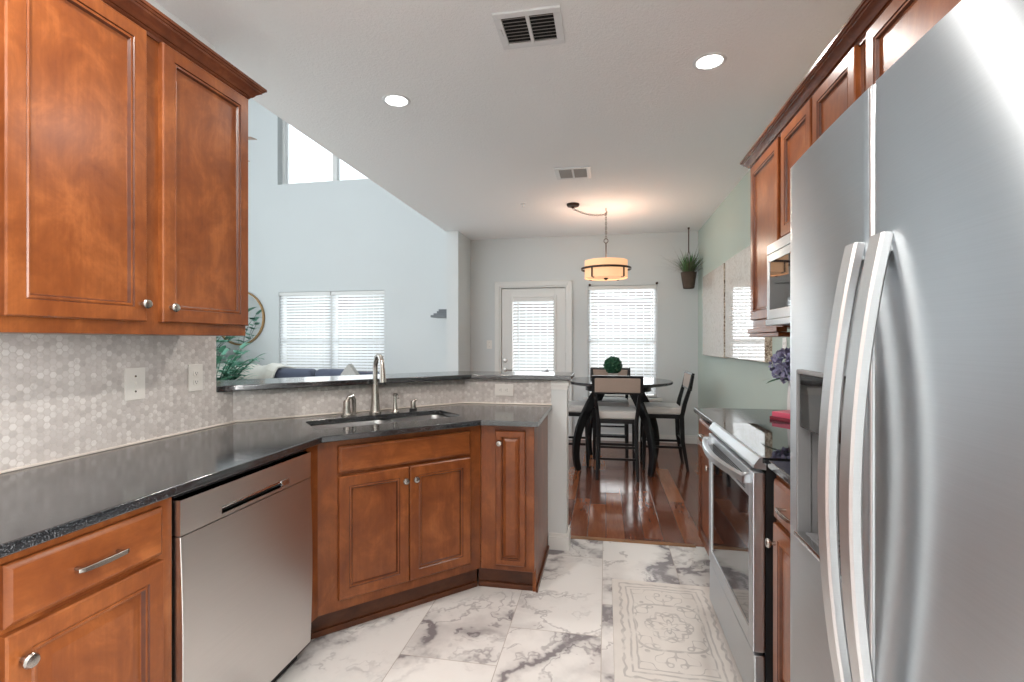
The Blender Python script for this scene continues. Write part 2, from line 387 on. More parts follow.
class MB:
    """collects shapes into one mesh"""
    def __init__(s): s.b = bmesh.new(); s.uv = None

    def quad(s, pts, uvs=None):
        vs = [s.b.verts.new(p) for p in pts]; f = s.b.faces.new(vs)
        if uvs:
            if s.uv is None: s.uv = s.b.loops.layers.uv.new('UVMap')
            for l, u in zip(f.loops, uvs): l[s.uv].uv = u
        return f

    def box(s, x0, x1, y0, y1, z0, z1, bev=0.0, seg=2, M_=None):
        vs = [s.b.verts.new((x, y, z)) for z in (z0, z1) for y in (y0, y1) for x in (x0, x1)]
        fs = [s.b.faces.new([vs[i] for i in q]) for q in ((0, 2, 3, 1), (4, 5, 7, 6), (0, 1, 5, 4), (2, 6, 7, 3), (0, 4, 6, 2), (1, 3, 7, 5))]
        if bev > 0:
            es = list({e for f in fs for e in f.edges})
            r = bmesh.ops.bevel(s.b, geom=es, offset=bev, segments=seg, profile=0.5, affect='EDGES')
            vs = list({v for f in r['faces'] for v in f.verts} | {v for v in vs if v.is_valid})
        if M_ is not None: bmesh.ops.transform(s.b, matrix=M_, verts=[v for v in vs if v.is_valid])
        return vs

    def rings(s, rings, closed=True, cap0=True, cap1=True):
        rv = [[s.b.verts.new(p) for p in r] for r in rings]
        n = len(rings[0]); m = n if closed else n - 1
        for a, b in zip(rv, rv[1:]):
            for i in range(m):
                j = (i + 1) % n
                s.b.faces.new((a[i], a[j], b[j], b[i]))
        if cap0: s.b.faces.new(rv[0][::-1])
        if cap1: s.b.faces.new(rv[-1])
        return rv

    def lathe(s, prof, cx=0, cy=0, seg=24, axis='z', cap0=True, cap1=True):
        rings = []
        for r, z in prof:
            ring = []
            for i in range(seg):
                a = 2 * pi * i / seg; p = (r * cos(a), r * sin(a), z)
                if axis == 'y': p = (p[0], -p[2], p[1])       # z of the profile runs to -y
                elif axis == 'x': p = (p[2], p[0], p[1])
                ring.append((p[0] + cx, p[1] + cy if axis != 'y' else p[1] + cy, p[2]))
            rings.append(ring)
        s.rings(rings, True, cap0, cap1)

    def tube(s, pts, rad, seg=10, flat=None, up=None, cap=True):
        """sweep along pts; rad a number or list; flat=(a,b) gives a rounded rectangle"""
        pts = [Vector(p) for p in pts]; n = len(pts); rings = []
        prev = None
        for i, p in enumerate(pts):
            t = (pts[min(i + 1, n - 1)] - pts[max(i - 1, 0)]).normalized()
            if up is not None: u = Vector(up); u = (u - t * u.dot(t)).normalized()
            elif prev is None:
                u = Vector((0, 0, 1)) if abs(t.z) < 0.9 else Vector((1, 0, 0)); u = (u - t * u.dot(t)).normalized()
            else: u = (prev - t * prev.dot(t)).normalized()
            prev = u; v = t.cross(u); r = rad[i] if hasattr(rad, '__len__') else rad
            ring = []
            if flat:
                a, b = flat[i] if hasattr(flat[0], '__len__') else flat
                for (c1, c2) in ((1, .6), (.8, 1), (-.8, 1), (-1, .6), (-1, -.6), (-.8, -1), (.8, -1), (1, -.6)):
                    ring.append(p + u * a * c1 + v * b * c2)
            else:
                for k in range(seg):
                    an = 2 * pi * k / seg; ring.append(p + u * r * cos(an) + v * r * sin(an))
            rings.append(ring)
        s.rings(rings, True, cap, cap)

    def ball(s, c, r, u=16, v=10, sc=(1, 1, 1)):
        m = Matrix.Translation(c) @ Matrix.Diagonal((r * sc[0], r * sc[1], r * sc[2], 1))
        bmesh.ops.create_uvsphere(s.b, u_segments=u, v_segments=v, radius=1.0, matrix=m)

    def prism(s, poly, z0, z1, bev=0.0, holes=()):
        """extrude a polygon (with holes) between z0 and z1"""
        b = s.b; es = []; top = []
        for loop in [poly, *holes]:
            vs = [b.verts.new((x, y, z1)) for x, y in loop]; top += vs
            es += [b.edges.new((vs[i], vs[(i + 1) % len(vs)])) for i in range(len(vs))]
        r = bmesh.ops.triangle_fill(b, use_beauty=True, use_dissolve=True, edges=es, normal=(0, 0, 1))
        fs = [f for f in r['geom'] if isinstance(f, bmesh.types.BMFace)]
        ex = bmesh.ops.extrude_face_region(b, geom=fs)
        nv = [v for v in ex['geom'] if isinstance(v, bmesh.types.BMVert)]
        bmesh.ops.translate(b, verts=nv, vec=(0, 0, z0 - z1))
        for f in fs:
            if f.is_valid: pass
        bmesh.ops.recalc_face_normals(b, faces=b.faces[:])
        if bev:
            ed = [e for e in b.edges if len(e.link_faces) == 2 and abs(e.verts[0].co.z - z1) < 1e-6 and abs(e.verts[1].co.z - z1) < 1e-6
                  and e.link_faces[0].normal.angle(e.link_faces[1].normal) > 0.5]
            ed += [e for e in b.edges if len(e.link_faces) == 2 and abs(e.verts[0].co.z - z0) < 1e-6 and abs(e.verts[1].co.z - z0) < 1e-6
                   and e.link_faces[0].normal.angle(e.link_faces[1].normal) > 0.5]
            bmesh.ops.bevel(b, geom=ed, offset=bev, segments=3, profile=0.5, affect='EDGES')

    def build(s, name, mat, parent=None, smooth=True, ang=35, loc=None, rz=0, mw=None, recalc=True):
        if recalc: bmesh.ops.recalc_face_normals(s.b, faces=s.b.faces[:])
        me = bpy.data.meshes.new(name); s.b.to_mesh(me); s.b.free()
        me.materials.append(mat)
        if smooth:
            me.shade_smooth()
            try: me.set_sharp_from_angle(angle=radians(ang))
            except Exception: pass
        o = bpy.data.objects.new(name, me); C.objects.link(o)
        if smooth and recalc: o.modifiers.new('weighted_normals', 'WEIGHTED_NORMAL').keep_sharp = True
        if loc: o.location = loc
        if rz: o.rotation_euler = (0, 0, rz)
        if parent: o.parent = parent
        return o


def copy_tree(o, parent=None):
    c = o.copy(); C.objects.link(c); c.parent = parent
    for ch in list(o.children): copy_tree(ch, c)
    return c


def struct(o, label, cat): return tag(o, label, cat, None, 'structure')


def wall(name, mat, x0, x1, y0, y1, z0, z1, along='x', openings=(), label='', cat='wall'):
    """solid wall with rectangular openings (a0,a1,z0,z1) along its length"""
    A = sorted({*((x0, x1) if along == 'x' else (y0, y1)), *[v for o in openings for v in o[:2]]})
    Z = sorted({z0, z1, *[v for o in openings for v in o[2:]]})
    t0, t1 = (y0, y1) if along == 'x' else (x0, x1)
    def full(i, j):
        if not (0 <= i < len(A) - 1 and 0 <= j < len(Z) - 1): return False
        a, z = (A[i] + A[i + 1]) / 2, (Z[j] + Z[j + 1]) / 2
        return not any(o[0] < a < o[1] and o[2] < z < o[3] for o in openings)
    P = (lambda a, t, z: (a, t, z)) if along == 'x' else (lambda a, t, z: (t, a, z))
    b = MB()
    for i in range(len(A) - 1):
        for j in range(len(Z) - 1):
            if not full(i, j): continue
            a0, a1, c0, c1 = A[i], A[i + 1], Z[j], Z[j + 1]
            b.quad([P(a0, t0, c0), P(a1, t0, c0), P(a1, t0, c1), P(a0, t0, c1)])
            b.quad([P(a0, t1, c0), P(a0, t1, c1), P(a1, t1, c1), P(a1, t1, c0)])
            if not full(i - 1, j): b.quad([P(a0, t0, c0), P(a0, t0, c1), P(a0, t1, c1), P(a0, t1, c0)])
            if not full(i + 1, j): b.quad([P(a1, t0, c0), P(a1, t1, c0), P(a1, t1, c1), P(a1, t0, c1)])
            if not full(i, j - 1): b.quad([P(a0, t0, c0), P(a0, t1, c0), P(a1, t1, c0), P(a1, t0, c0)])
            if not full(i, j + 1): b.quad([P(a0, t0, c1), P(a1, t0, c1), P(a1, t1, c1), P(a0, t1, c1)])
    bmesh.ops.remove_doubles(b.b, verts=b.b.verts[:], dist=1e-5)
    return struct(b.build(name, mat, smooth=False), label, cat)


# ------------------------------------------------------------------ the shell
XL, XR, YF, YB = -1.85, 1.17, 6.80, -1.70       # kitchen left wall, right wall, far wall, rear wall
XG, HG, HK = -6.60, 5.50, 2.75                   # great room side wall, its height, kitchen height
YT = 3.40                                        # tile meets planks
DOOR = (-1.455, -0.515, 0.0, 2.085); WD = (-0.24, 0.66, 0.58, 2.07); WG = (-4.88, -3.165, 0.58, 2.07); WH = (-4.90, -3.14, 3.70, 5.2)

b = MB(); b.box(XL - .2, XR + .15, YB, YT, -0.1, 0); struct(b.build('floor', M['marble'], smooth=False), 'white marble-look tile floor with grey veins in the kitchen', 'floor')
b = MB(); b.box(XG - .15, XL - .2, YB, YF + .15, -0.1, 0); struct(b.build('floor_pale_bounce', fabric('pale_bounce_floor', srgb(222, 214, 204), 300, .06), smooth=False), 'unseen living room floor behind the bar, made pale to bounce light', 'floor')  # unseen floor, kept pale to throw light up at the ceiling
b = MB(); b.box(XL - .2, XR + .15, YT, YF + .15, -0.1, 0)
struct(b.build('floor_planks', M['planks'], smooth=False), 'dark glossy wood plank floor under the dining table', 'floor')
b = MB(); b.box(-0.25, 0.57, YT - .02, YT + .02, 0, 0.008, 0.003); struct(b.build('trim_1', wood('oak_threshold', 'x', (.12, .05, .02), (.25, .12, .05), (.4, .2, .09)), smooth=True), 'thin wood threshold between tile and planks', 'threshold')

wall('wall_far', M['wall'], XG - .15, XR + .15, YF, YF + .17, 0, HG, 'x', [DOOR, WD, WG, WH], 'pale grey far wall with the door and windows')
wall('wall_right', M['sage'], XR, XR + .15, YB, YF, 0, HK, 'y', [(-0.55, 0.42, 0.5, 2.4)], 'sage green wall on the right behind the range')  # opening added out of view to let the kitchen fill in
wall('wall_left', M['wall'], XL - .17, XL, YB, 2.10, 0, HK, 'y', [], 'wall carrying the upper cabinets on the left')
wall('wall_column', M['wall'], -2.026, -1.87, 6.20, YF, 0, HK, 'y', [], 'short pale wall stub between living room and dining corner')
wall('wall_back', M['wall'], XL - .17, XR + .15, YB - .15, YB, 0, HK, 'x', [], 'rear kitchen wall behind the camera')
wall('wall_great_room_back', M['wall'], XG - .15, XL - .17, YB - .15, YB, 0, HG, 'x', [(-6.2, -2.4, 0.8, 4.4)], 'rear living room wall')  # opening added out of view for the rear fill
wall('wall_great_room_side', M['wall'], XG - .15, XG, YB, YF, 0, HG, 'y', [(-0.4, 4.6, 0.9, 4.5)], 'living room side wall')  # unseen opening added for the side fill
b = MB(); b.box(XL - .17 - .02, XR + .15, YB - .15, YF, HK, HK + .15); struct(b.build('ceiling', M['ceil'], smooth=False), 'textured white kitchen ceiling with a long open edge', 'ceiling')
wall('wall_loft', M['wall'], XL - .19, XL - .04, YB - .15, YF, HK + .15, HG, 'y', [], 'upper wall above the kitchen ceiling edge')
b = MB(); b.box(XG - .15, XL - .04, YB - .15, YF + .17, HG, HG + .15); struct(b.build('ceiling_great_room', M['ceil'], smooth=False), 'high living room ceiling', 'ceiling')

# baseboards
def base(name, pts, label):
    """run of baseboard: list of (x0,x1,y0,y1)"""
    b = MB()
    for x0, x1, y0, y1 in pts:
        b.box(x0, x1, y0, y1, 0, 0.085, 0.002)
        cx, cy = 0.004 if x1 - x0 < .03 else 0, 0.004 if y1 - y0 < .03 else 0
        b.box(x0 + cx, x1 - cx if cx else x1, y0 + cy, y1, 0.085, 0.105, 0.003)
    struct(b.build(name, M['trim']), label, 'baseboard')


base('baseboard_far', [(-1.87, DOOR[0] - .07, YF - .015, YF), (DOOR[1] + .07, XR, YF - .015, YF)], 'white baseboard along the far wall')
base('baseboard_right', [(XR - .015, XR, 3.26, YF - .016)], 'white baseboard under the sage wall')

# bar (half-height) wall in plan: along the left wall, 45 degrees behind the sink, then across
PI_ = [(XL, 2.10), (XL, 2.215), (-0.92, 3.19), (-0.245, 3.19)]
PO_ = [(-0.245, 3.33), (-0.978, 3.33), (XL - .17, 2.243), (XL - .17, 2.10)]
b = MB(); b.prism(PI_ + PO_, 0, 1.08)
struct(b.build('wall_bar', M['wall'], smooth=False), 'half-height wall carrying the raised bar ledge', 'wall')
# tile: thin slabs with lengths laid out in metres
def tile_run(pts, z0s, z1s, off=0.008):
    b = MB(); u = 0.0
    for i in range(len(pts) - 1):
        p, q = Vector(pts[i]), Vector(pts[i + 1]); L = (q - p).length
        z0, z1 = z0s[i], z1s[i]
        b.quad([(p.x, p.y, z0), (q.x, q.y, z0), (q.x, q.y, z1), (p.x, p.y, z1)], [(u, z0), (u + L, z0), (u + L, z1), (u, z1)])
        u += L
    return b
o_ = 0.008; k_ = o_ * math.tan(pi / 8)
run = [(XL + o_, YB), (XL + o_, 2.10), (XL + o_, 2.215 - k_), (-0.92 + k_, 3.19 - o_), (-0.345, 3.19 - o_)]
b = tile_run(run, [0.915] * 4, [1.40, 1.085, 1.085, 1.085])
b.quad([(XL + o_, 2.10, 1.08), (XL, 2.10, 1.08), (XL, 2.10, 1.40), (XL + o_, 2.10, 1.40)], [(0, 1.08), (0, 1.08), (0, 1.4), (0, 1.4)])
b.quad([(-0.345, 3.19 - o_, 0.915), (-0.345, 3.19, 0.915), (-0.345, 3.19, 1.085), (-0.345, 3.19 - o_, 1.085)], [(0, 0), (0, 0), (0, 0), (0, 0)])
struct(b.build('wall_backsplash', M['hex'], smooth=False, recalc=False), 'small hexagon marble mosaic backsplash', 'backsplash')
b = MB(); b.tube([(XL + .012, YB, .924), (XL + .012, 2.215, .924), (-0.918, 3.178, .924), (-0.34, 3.178, .924)], 0.005, 6)
struct(b.build('trim_2', plain('pale_caulk', srgb(222, 212, 202), 0.5)), 'pale caulk line where mosaic meets worktop', 'caulk')
# post end cap and base trim on the bar wall end
b = MB()
for z0, z1, e in ((0, .085, .014), (.085, .105, .009), (1.02, 1.045, .006), (1.045, 1.08, .014)):
    b.box(-0.345 if z0 > .5 else -0.358, -0.245 + e, 3.19 - e, 3.33 + e, z0, z1, 0.002)
struct(b.build('trim_3', M['trim']), 'white trim around the end of the bar wall', 'trim')

# ------------------------------------------------------------------ windows, blinds, door
def window(name, x0, x1, z0, z1, halves, sill, label, rail=True, dy=0.0, t=0.035):
    r = empty(name, ((x0 + x1) / 2, YF, z0), 0, label, 'window', None, 'structure')
    w, h = (x1 - x0) / 2, z1 - z0
    b = MB()
    b.box(-w, -w + t, .06 + dy, .15 + dy, 0, h); b.box(w - t, w, .06 + dy, .15 + dy, 0, h); b.box(-w + t, w - t, .06 + dy, .15 + dy, 0, t); b.box(-w + t, w - t, .06 + dy, .15 + dy, h - t, h)
    for k in range(1, halves): b.box(-w + 2 * w * k / halves - .035, -w + 2 * w * k / halves + .035, .05 + dy, .15 + dy, t, h - t)
    if rail: b.box(-w + t, w - t, .085, .125, h / 2 - .02, h / 2 + .02)
    b.build('window_frame', M['trim'], r, smooth=False)
    for k in range(halves):
        a = -w + 2 * w * k / halves + .035; c = -w + 2 * w * (k + 1) / halves - .035
        b = MB(); b.box(a, c, .108 + dy, .113 + dy, t, h - t); b.build('pane', M['glass'], r, smooth=False)
    if sill:
        b = MB(); b.box(-w - .06, w + .06, -.055, .06, -.03, 0, .005); b.box(-w - .04, w + .04, -.018, 0, -.10, -.03, .003); b.build('window_sill', M['trim'], r)
    return r


window('window_1', *WD, 1, True, 'dining window behind the table, white blinds down')
window('window_2', *WG, 2, True, 'double living room window behind the sofa')
window('window_3', *WH, 2, False, 'high living room window up near the ceiling', False, .06, .05)


def blind(x0, x1, z0, z1, y, label, parent=None, group=None, tilt=42, name='window_blind'):
    w = x1 - x0
    if parent is None: r = empty(name, ((x0 + x1) / 2, y, z0), 0, label, 'blind', group)
    else: r = empty('blind', ((x0 + x1) / 2 - parent.location.x, y - parent.location.y, z0 - parent.location.z), 0, parent=parent)
    h = z1 - z0; b = MB()
    b.box(-w / 2, w / 2, -.028, .028, h - .05, h, .003); b.build('headrail', M['trim'], r)
    b = MB(); n = int((h - .07) / .0435)
    for k in range(n):
        z = h - .07 - k * .0435; a = radians(tilt)
        c, s_ = cos(a) * .0255, sin(a) * .0255
        # room-side edge low: slightly crowned slat
        p = [(-c, -s_), (0.0012, 0.0012), (c, s_)]
        for (ya, za), (yb, zb) in zip(p, p[1:]):
            b.quad([(-w / 2 + .004, ya, z + za), (w / 2 - .004, ya, z + za), (w / 2 - .004, yb, z + zb), (-w / 2 + .004, yb, z + zb)])
    b.build('slats', M['slat'], r, recalc=False)
    b = MB(); zb = h - .07 - n * .0435
    b.box(-w / 2 + .004, w / 2 - .004, -.025, .025, zb - .012, zb + .012, .004); b.build('bottom_rail', M['trim'], r)
    b = MB()
    for x in (-w * .36, w * .36):
        b.box(x - .002, x + .002, -.027, -.025, zb, h - .05)
    b.build('ladder_cord', M['trim'], r)
    b = MB(); b.tube([(-w / 2 + .07, -.035, h - .05), (-w / 2 + .07, -.037, h - .62)], .004, 6); b.build('tilt_wand', M['plate'], r)
    return r


blind(WD[0] + .005, WD[1] - .005, WD[2] + .004, WD[3] - .004, YF + .035, 'white slatted blind on the dining window behind the round table')
blind(WG[0] + .005, -4.03, WG[2] + .004, WG[3] - .004, YF + .035, 'white slatted blind nearer the round mirror, above the sofa')
blind(-4.015, WG[1] - .005, WG[2] + .004, WG[3] - .004, YF + .035, 'white slatted blind above the sofa, farther from the round mirror')

b = MB(); b.box(XG - 3, XR + 3, YF + .3, 16, -.25, -.05); struct(b.build('ground', plain('pale_concrete', srgb(150, 146, 138), .9), smooth=False), 'pale patio ground outside the windows', 'ground')
b = MB(); x = XG - 3
while x < XR + 3:
    b.box(x, x + .14, 10.4, 10.42, -.05, 2.6, .004, 1); x += .15
b.box(XG - 3, XR + 3, 10.42, 10.46, .3, .39); b.box(XG - 3, XR + 3, 10.42, 10.46, 2.1, 2.19)
struct(b.build('fence', plain('weathered_fence_boards', srgb(128, 118, 106), .9), smooth=False), 'weathered board fence outside behind the blinds', 'fence')

# the glazed back door
dr = empty('door_1', ((DOOR[0] + DOOR[1]) / 2, YF, 0), 0, 'white glazed back door with blinds in its pane', 'door', None, 'structure')
b = MB(); w = (DOOR[1] - DOOR[0]) / 2
for s_ in (-1, 1):
    xa, xb = sorted((s_ * w, s_ * (w + .065))); b.box(xa, xb, -.018, 0, 0, 2.15, .004)
    xa, xb = sorted((s_ * (w + .045), s_ * (w + .065))); b.box(xa, xb, -.026, -.018, 0, 2.15, .003)
    xa, xb = sorted((s_ * (w - .02), s_ * w)); b.box(xa, xb, 0, .17, 0, 2.085)
b.box(-w, w, -.018, 0, 2.085, 2.15, .004); b.box(-w - .065, w + .065, -.026, -.018, 2.13, 2.15, .003); b.box(-w + .02, w - .02, 0, .17, 2.065, 2.085)
b.box(-w + .02, w - .02, .076, .10, 2.03, 2.065); b.box(-w + .02, -w + .05, .076, .10, 0, 2.03); b.box(w - .05, w - .02, .076, .10, 0, 2.03)
b.build('door_casing', M['trim'], dr)
b = MB(); x0, x1 = -.445, .445; ga, gb, gz0, gz1 = -.288, .288, .25, 1.93
b.box(x0, ga, .03, .075, .012, 2.05, .002); b.box(gb, x1, .03, .075, .012, 2.05, .002); b.box(ga, gb, .03, .075, .012, gz0, .002); b.box(ga, gb, .03, .075, gz1, 2.05, .002)
b.build('door_panel', M['trim'], dr)
b = MB()
b.box(ga - .03, ga, .018, .03, gz0 - .03, gz1 + .03, .004); b.box(gb, gb + .03, .018, .03, gz0 - .03, gz1 + .03, .004); b.box(ga, gb, .018, .03, gz0 - .03, gz0, .004); b.box(ga, gb, .018, .03, gz1, gz1 + .03, .004)
b.build('glass_frame', M['trim'], dr)
b = MB(); b.box(ga, gb, .066, .070, gz0, gz1); b.build('pane', M['glass'], dr, smooth=False)
db = blind(dr.location.x + ga + .005, dr.location.x + gb - .005, gz0 + .003, gz1 - .003, YF + .044, None, dr)
for z, nm in ((1.06, 'deadbolt'), (0.93, 'door_handle')):
    b = MB(); b.lathe([(.030, 0), (.030, .006), (.026, .010), (.012, .012), (.012, .035 if nm == 'door_handle' else .018)], 0, 0, 16, 'y')
    if nm == 'door_handle': b.tube([(0, -.035, 0), (0.02, -.04, 0), (0.11, -.04, -.004)], .009, 8)
    b.build(nm, M['nickel'], dr, loc=(-.395, .03, z))
for z in (0.3, 1.12, 1.85):
    b = MB(); b.tube([(.455, .012, z - .05), (.455, .012, z + .05)], .009, 8); b.build('hinge', M['nickel'], dr)

def bracket(x, z, label):
    o = MB(); o.lathe([(.016, 0), (.016, .006), (.010, .010), (.008, .03), (.013, .036), (.013, .044), (.006, .048)], 0, 0, 12, 'y')
    tag(o.build('curtain_bracket', M['bronze'], loc=(x, YF, z)), label, 'bracket', 'curtain brackets over the dining window')
bracket(-0.215, 2.082, 'small dark curtain bracket over the dining blind, on the door side')
bracket(0.655, 2.088, 'small dark curtain bracket over the dining blind, on the hanging plant side')

# ------------------------------------------------------------------ cabinets
def knob(parent, x, y, z, r=0.016):
    b = MB(); b.lathe([(.007, 0), (.0065, .012), (.009, .015), (r * .95, .018), (r, .023), (r * .8, .028), (r * .3, .030)], 0, 0, 16, 'y')
    return b.build('knob', M['nickel'], parent, loc=(x, y, z))


def pull(parent, x, y, z, L=0.10):
    b = MB(); b.tube([(-L / 2, 0, 0), (-L / 2, -.022, 0)], .005, 8); b.tube([(L / 2, 0, 0), (L / 2, -.022, 0)], .005, 8)
    b.tube([(-L * .62, -.022, 0), (-L * .5, -.027, 0), (0, -.030, 0), (L * .5, -.027, 0), (L * .62, -.022, 0)], 0, flat=[(.004, .002), (.006, .004), (.007, .004), (.006, .004), (.004, .002)], up=(0, 0, 1))
    return b.build('handle', M['nickel'], parent, loc=(x, y, z))


FLATP = [(0, 0), (0, -.017), (.004, -.021), (.046, -.021), (.049, -.0175), (.053, -.0195), (.057, -.0185), (.062, -.010), (.066, -.009)]
RAISP = FLATP + [(.070, -.010), (.088, -.0155), (.092, -.0155)]

NARP = [(i * .62 if i > .01 else i, y) for i, y in RAISP]


def door(parent, x0, x1, z0, z1, knob_at=None, prof=FLATP, name='door', face_y=0.0):
    b = MB(); rings = []
    for i, y in prof:
        rings.append([(x0 + i, y, z0 + i), (x1 - i, y, z0 + i), (x1 - i, y, z1 - i), (x0 + i, y, z1 - i)])
    b.rings([[(px - x0, py, pz - z0) for px, py, pz in r] for r in rings])
    b.b.faces.ensure_lookup_table()
    for k in (3, 6):                                 # dark glaze wiped into the two grooves of the moulding
        for f in b.b.faces[4 * k:4 * k + 4]: f.material_index = 1
    d = b.build(name, M['wood'], parent, loc=(x0, face_y, z0), ang=25)
    d.data.materials.append(M['glaze'])
    if knob_at: knob(d, knob_at[0] - x0, -.021, knob_at[1] - z0)
    return d


def drawer(parent, x0, x1, z0, z1, handle=True, face_y=0.0):
    b = MB(); rings = []
    for i, y in [(0, 0), (0, -.012), (.003, -.016), (.012, -.021), (.016, -.021)]:
        rings.append([(i, y, i), (x1 - x0 - i, y, i), (x1 - x0 - i, y, z1 - z0 - i), (i, y, z1 - z0 - i)])
    b.rings(rings); d = b.build('drawer', M['woodh'], parent, loc=(x0, face_y, z0), ang=25)
    if handle: pull(d, (x1 - x0) / 2, -.021, (z1 - z0) / 2)
    return d


def carcass(parent, w, d, z0, z1, name='cabinet_body'):
    b = MB(); b.box(0, w, 0, d, z0, z1, .0015, 1); return b.build(name, M['wood'], parent)


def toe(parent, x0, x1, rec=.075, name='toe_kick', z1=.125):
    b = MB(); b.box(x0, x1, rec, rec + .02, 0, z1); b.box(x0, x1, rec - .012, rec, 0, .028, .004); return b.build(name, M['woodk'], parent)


ZT = 0.889
FXL = -1.235                                     # left run face
# left run, drawer bases
for i, (y0, w, lab) in enumerate(((0.795, 0.446, 'cherry drawer base cabinet under the worktop, beside the dishwasher'),
                                  (0.335, 0.455, 'cherry base cabinet nearest the camera, mostly cut off beside the drawer base'))):
    c = empty('base_cabinet', (FXL, y0, 0), pi / 2, lab, 'cabinet', 'cherry base cabinets')
    carcass(c, w, .60, .129, ZT); toe(c, 0, w)
    drawer(c, .025, w - .045, .733, .866)
    door(c, .025, w - .045, .165, .718, (.055, .655), RAISP)

# upper cabinets left (face at -1.53, doors 21 mm proud)
UF = -1.52
c = empty('wall_cabinet', (UF, 0.966, 0), pi / 2, 'large two-door cherry wall cabinet above the switch plates', 'cabinet', 'cherry wall cabinets')
carcass(c, .932, .32, 1.352, 2.375)
door(c, .045, .445, 1.395, 2.362, (.425, 1.452)); door(c, .505, .925, 1.395, 2.362, (.535, 1.447))
c = empty('wall_cabinet', (UF, 0.15, 0), pi / 2, 'cherry wall cabinet cut off by the left photo edge', 'cabinet', 'cherry wall cabinets')
carcass(c, .81, .32, 1.352, 2.375)
door(c, .035, .395, 1.395, 2.362, (.37, 1.45)); door(c, .42, .795, 1.395, 2.362, (.445, 1.45))


def crown(name, path, outdirs, zb, label):
    """sweep a crown profile along plan path; outdirs are mitre vectors"""
    prof = [(0, -.014), (.005, -.014), (.006, -.002), (.011, .003), (.011, .007), (.017, .008), (.021, .013), (.027, .022), (.036, .029), (.043, .033), (.044, .040), (.049, .041), (.051, .047), (.057, .048), (.057, .058), (0, .058)]
    b = MB(); rings = []
    for (x, y), (dx, dy) in zip(path, outdirs):
        rings.append([(x + dx * o, y + dy * o, zb + z) for o, z in prof])
    b.rings(rings)
    return tag(b.build(name, M['crown'], ang=20), label, 'molding', 'crown moldings')


crown('crown_molding', [(UF + .002, 0.15), (UF + .002, 1.90), (XL + .002, 1.90)], [(1, 0), (1, 1), (0, 1)], 2.372, 'dark cherry crown molding along the wall cabinets above the sink side')

# sink base on the diagonal
DX0, DY0 = -1.235, 1.985
SB = empty('sink_cabinet', (DX0, DY0, 0), pi / 4, 'diagonal cherry sink base with false drawer over two doors', 'cabinet')
WS = 0.825
b = MB(); b.prism([(0, 0), (WS, 0), (WS, .10), (.58, .50), (.24, .50), (0, .10)], .129, ZT - .20); b.box(0, WS, 0, .018, ZT - .2, ZT); b.build('cabinet_body', M['wood'], SB, smooth=False)
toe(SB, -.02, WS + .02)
drawer(SB, .085, .755, .742, .862, False)
door(SB, .085, .4155, .178, .727, (.392, .665)); door(SB, .4195, .755, .178, .727, (.445, .665))
# filler strips either side of the sink base
b = MB(); b.box(0, .085, 0, .02, .129, ZT); f_ = b.build('filler_panel', M['wood'], SB, smooth=False, loc=(0, 0, 0))
f_.matrix_local = Matrix.Rotation(pi / 4, 4, 'Z') @ Matrix.Translation((-.085, 0, 0))
# narrow base at the end of the peninsula
X1 = DX0 + WS / sqrt(2); Y1 = DY0 + WS / sqrt(2)
NB = empty('narrow_cabinet', (X1, Y1, 0), 0, 'narrow one-door cherry base cabinet at the end of the peninsula', 'cabinet', 'cherry base cabinets')
wN = -0.365 - X1
b = MB(); b.box(0.002, wN, 0, 3.178 - Y1, .129, ZT, .0015, 1); b.box(wN - .018, wN, .06, 3.178 - Y1, 0, .129); b.build('cabinet_body', M['wood'], NB)
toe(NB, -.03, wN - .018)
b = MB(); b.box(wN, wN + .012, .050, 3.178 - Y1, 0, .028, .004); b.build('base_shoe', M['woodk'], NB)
door(NB, .085, wN - .045, .162, .862, (.108, .80), NARP)
# right run
FXR = 0.565
c = empty('base_cabinet', (FXR, 3.19, 0), -pi / 2, 'cherry base cabinet past the range, at the edge of the wood floor', 'cabinet', 'cherry base cabinets')
carcass(c, .545, .598, .129, ZT); toe(c, 0, .545); drawer(c, .04, .505, .733, .866); door(c, .04, .505, .165, .718, (.40, .655), RAISP)
c = empty('base_cabinet', (FXR + .01, 1.855, 0), -pi / 2, 'cherry base cabinet squeezed between range and refrigerator', 'cabinet', 'cherry base cabinets')
carcass(c, .40, .585, .129, ZT); toe(c, 0, .40); drawer(c, .03, .38, .733, .866); door(c, .03, .38, .165, .718, (.055, .655), RAISP)
# wall cabinets right
UR = 0.85
c = empty('wall_cabinet', (UR, 3.15, 0), -pi / 2, 'tall cherry wall cabinet past the microwave, at the far end of the row', 'cabinet', 'cherry wall cabinets')
carcass(c, .505, .318, 1.40, 2.345); door(c, .02, .485, 1.45, 2.335, (.43, 1.50))
b = MB(); b.box(-.008, .505, -.03, .02, 1.375, 1.40, .004); b.box(.0, .505, -.022, .318, 1.352, 1.374, .004); b.build('light_rail', M['wood'], c)
c = empty('wall_cabinet', (UR, 2.635, 0), -pi / 2, 'short two-door cherry wall cabinet above the microwave', 'cabinet', 'cherry wall cabinets')
carcass(c, .77, .318, 1.80, 2.345); door(c, .02, .375, 1.83, 2.335, (.35, 1.88)); door(c, .395, .75, 1.83, 2.335, (.42, 1.88))
c = empty('wall_cabinet', (UR, 1.86, 0), -pi / 2, 'cherry wall cabinet above the refrigerator', 'cabinet', 'cherry wall cabinets')
carcass(c, 1.44, .318, 1.84, 2.345); door(c, .05, .70, 1.87, 2.335, (.66, 1.92)); door(c, .74, 1.40, 1.87, 2.335, (.78, 1.92))
crown('crown_molding', [(UR - .002, 0.42), (UR - .002, 3.152), (XR - .002, 3.152)], [(-1, 0), (-1, 1), (0, 1)], 2.342, 'dark cherry crown molding above the microwave and refrigerator')

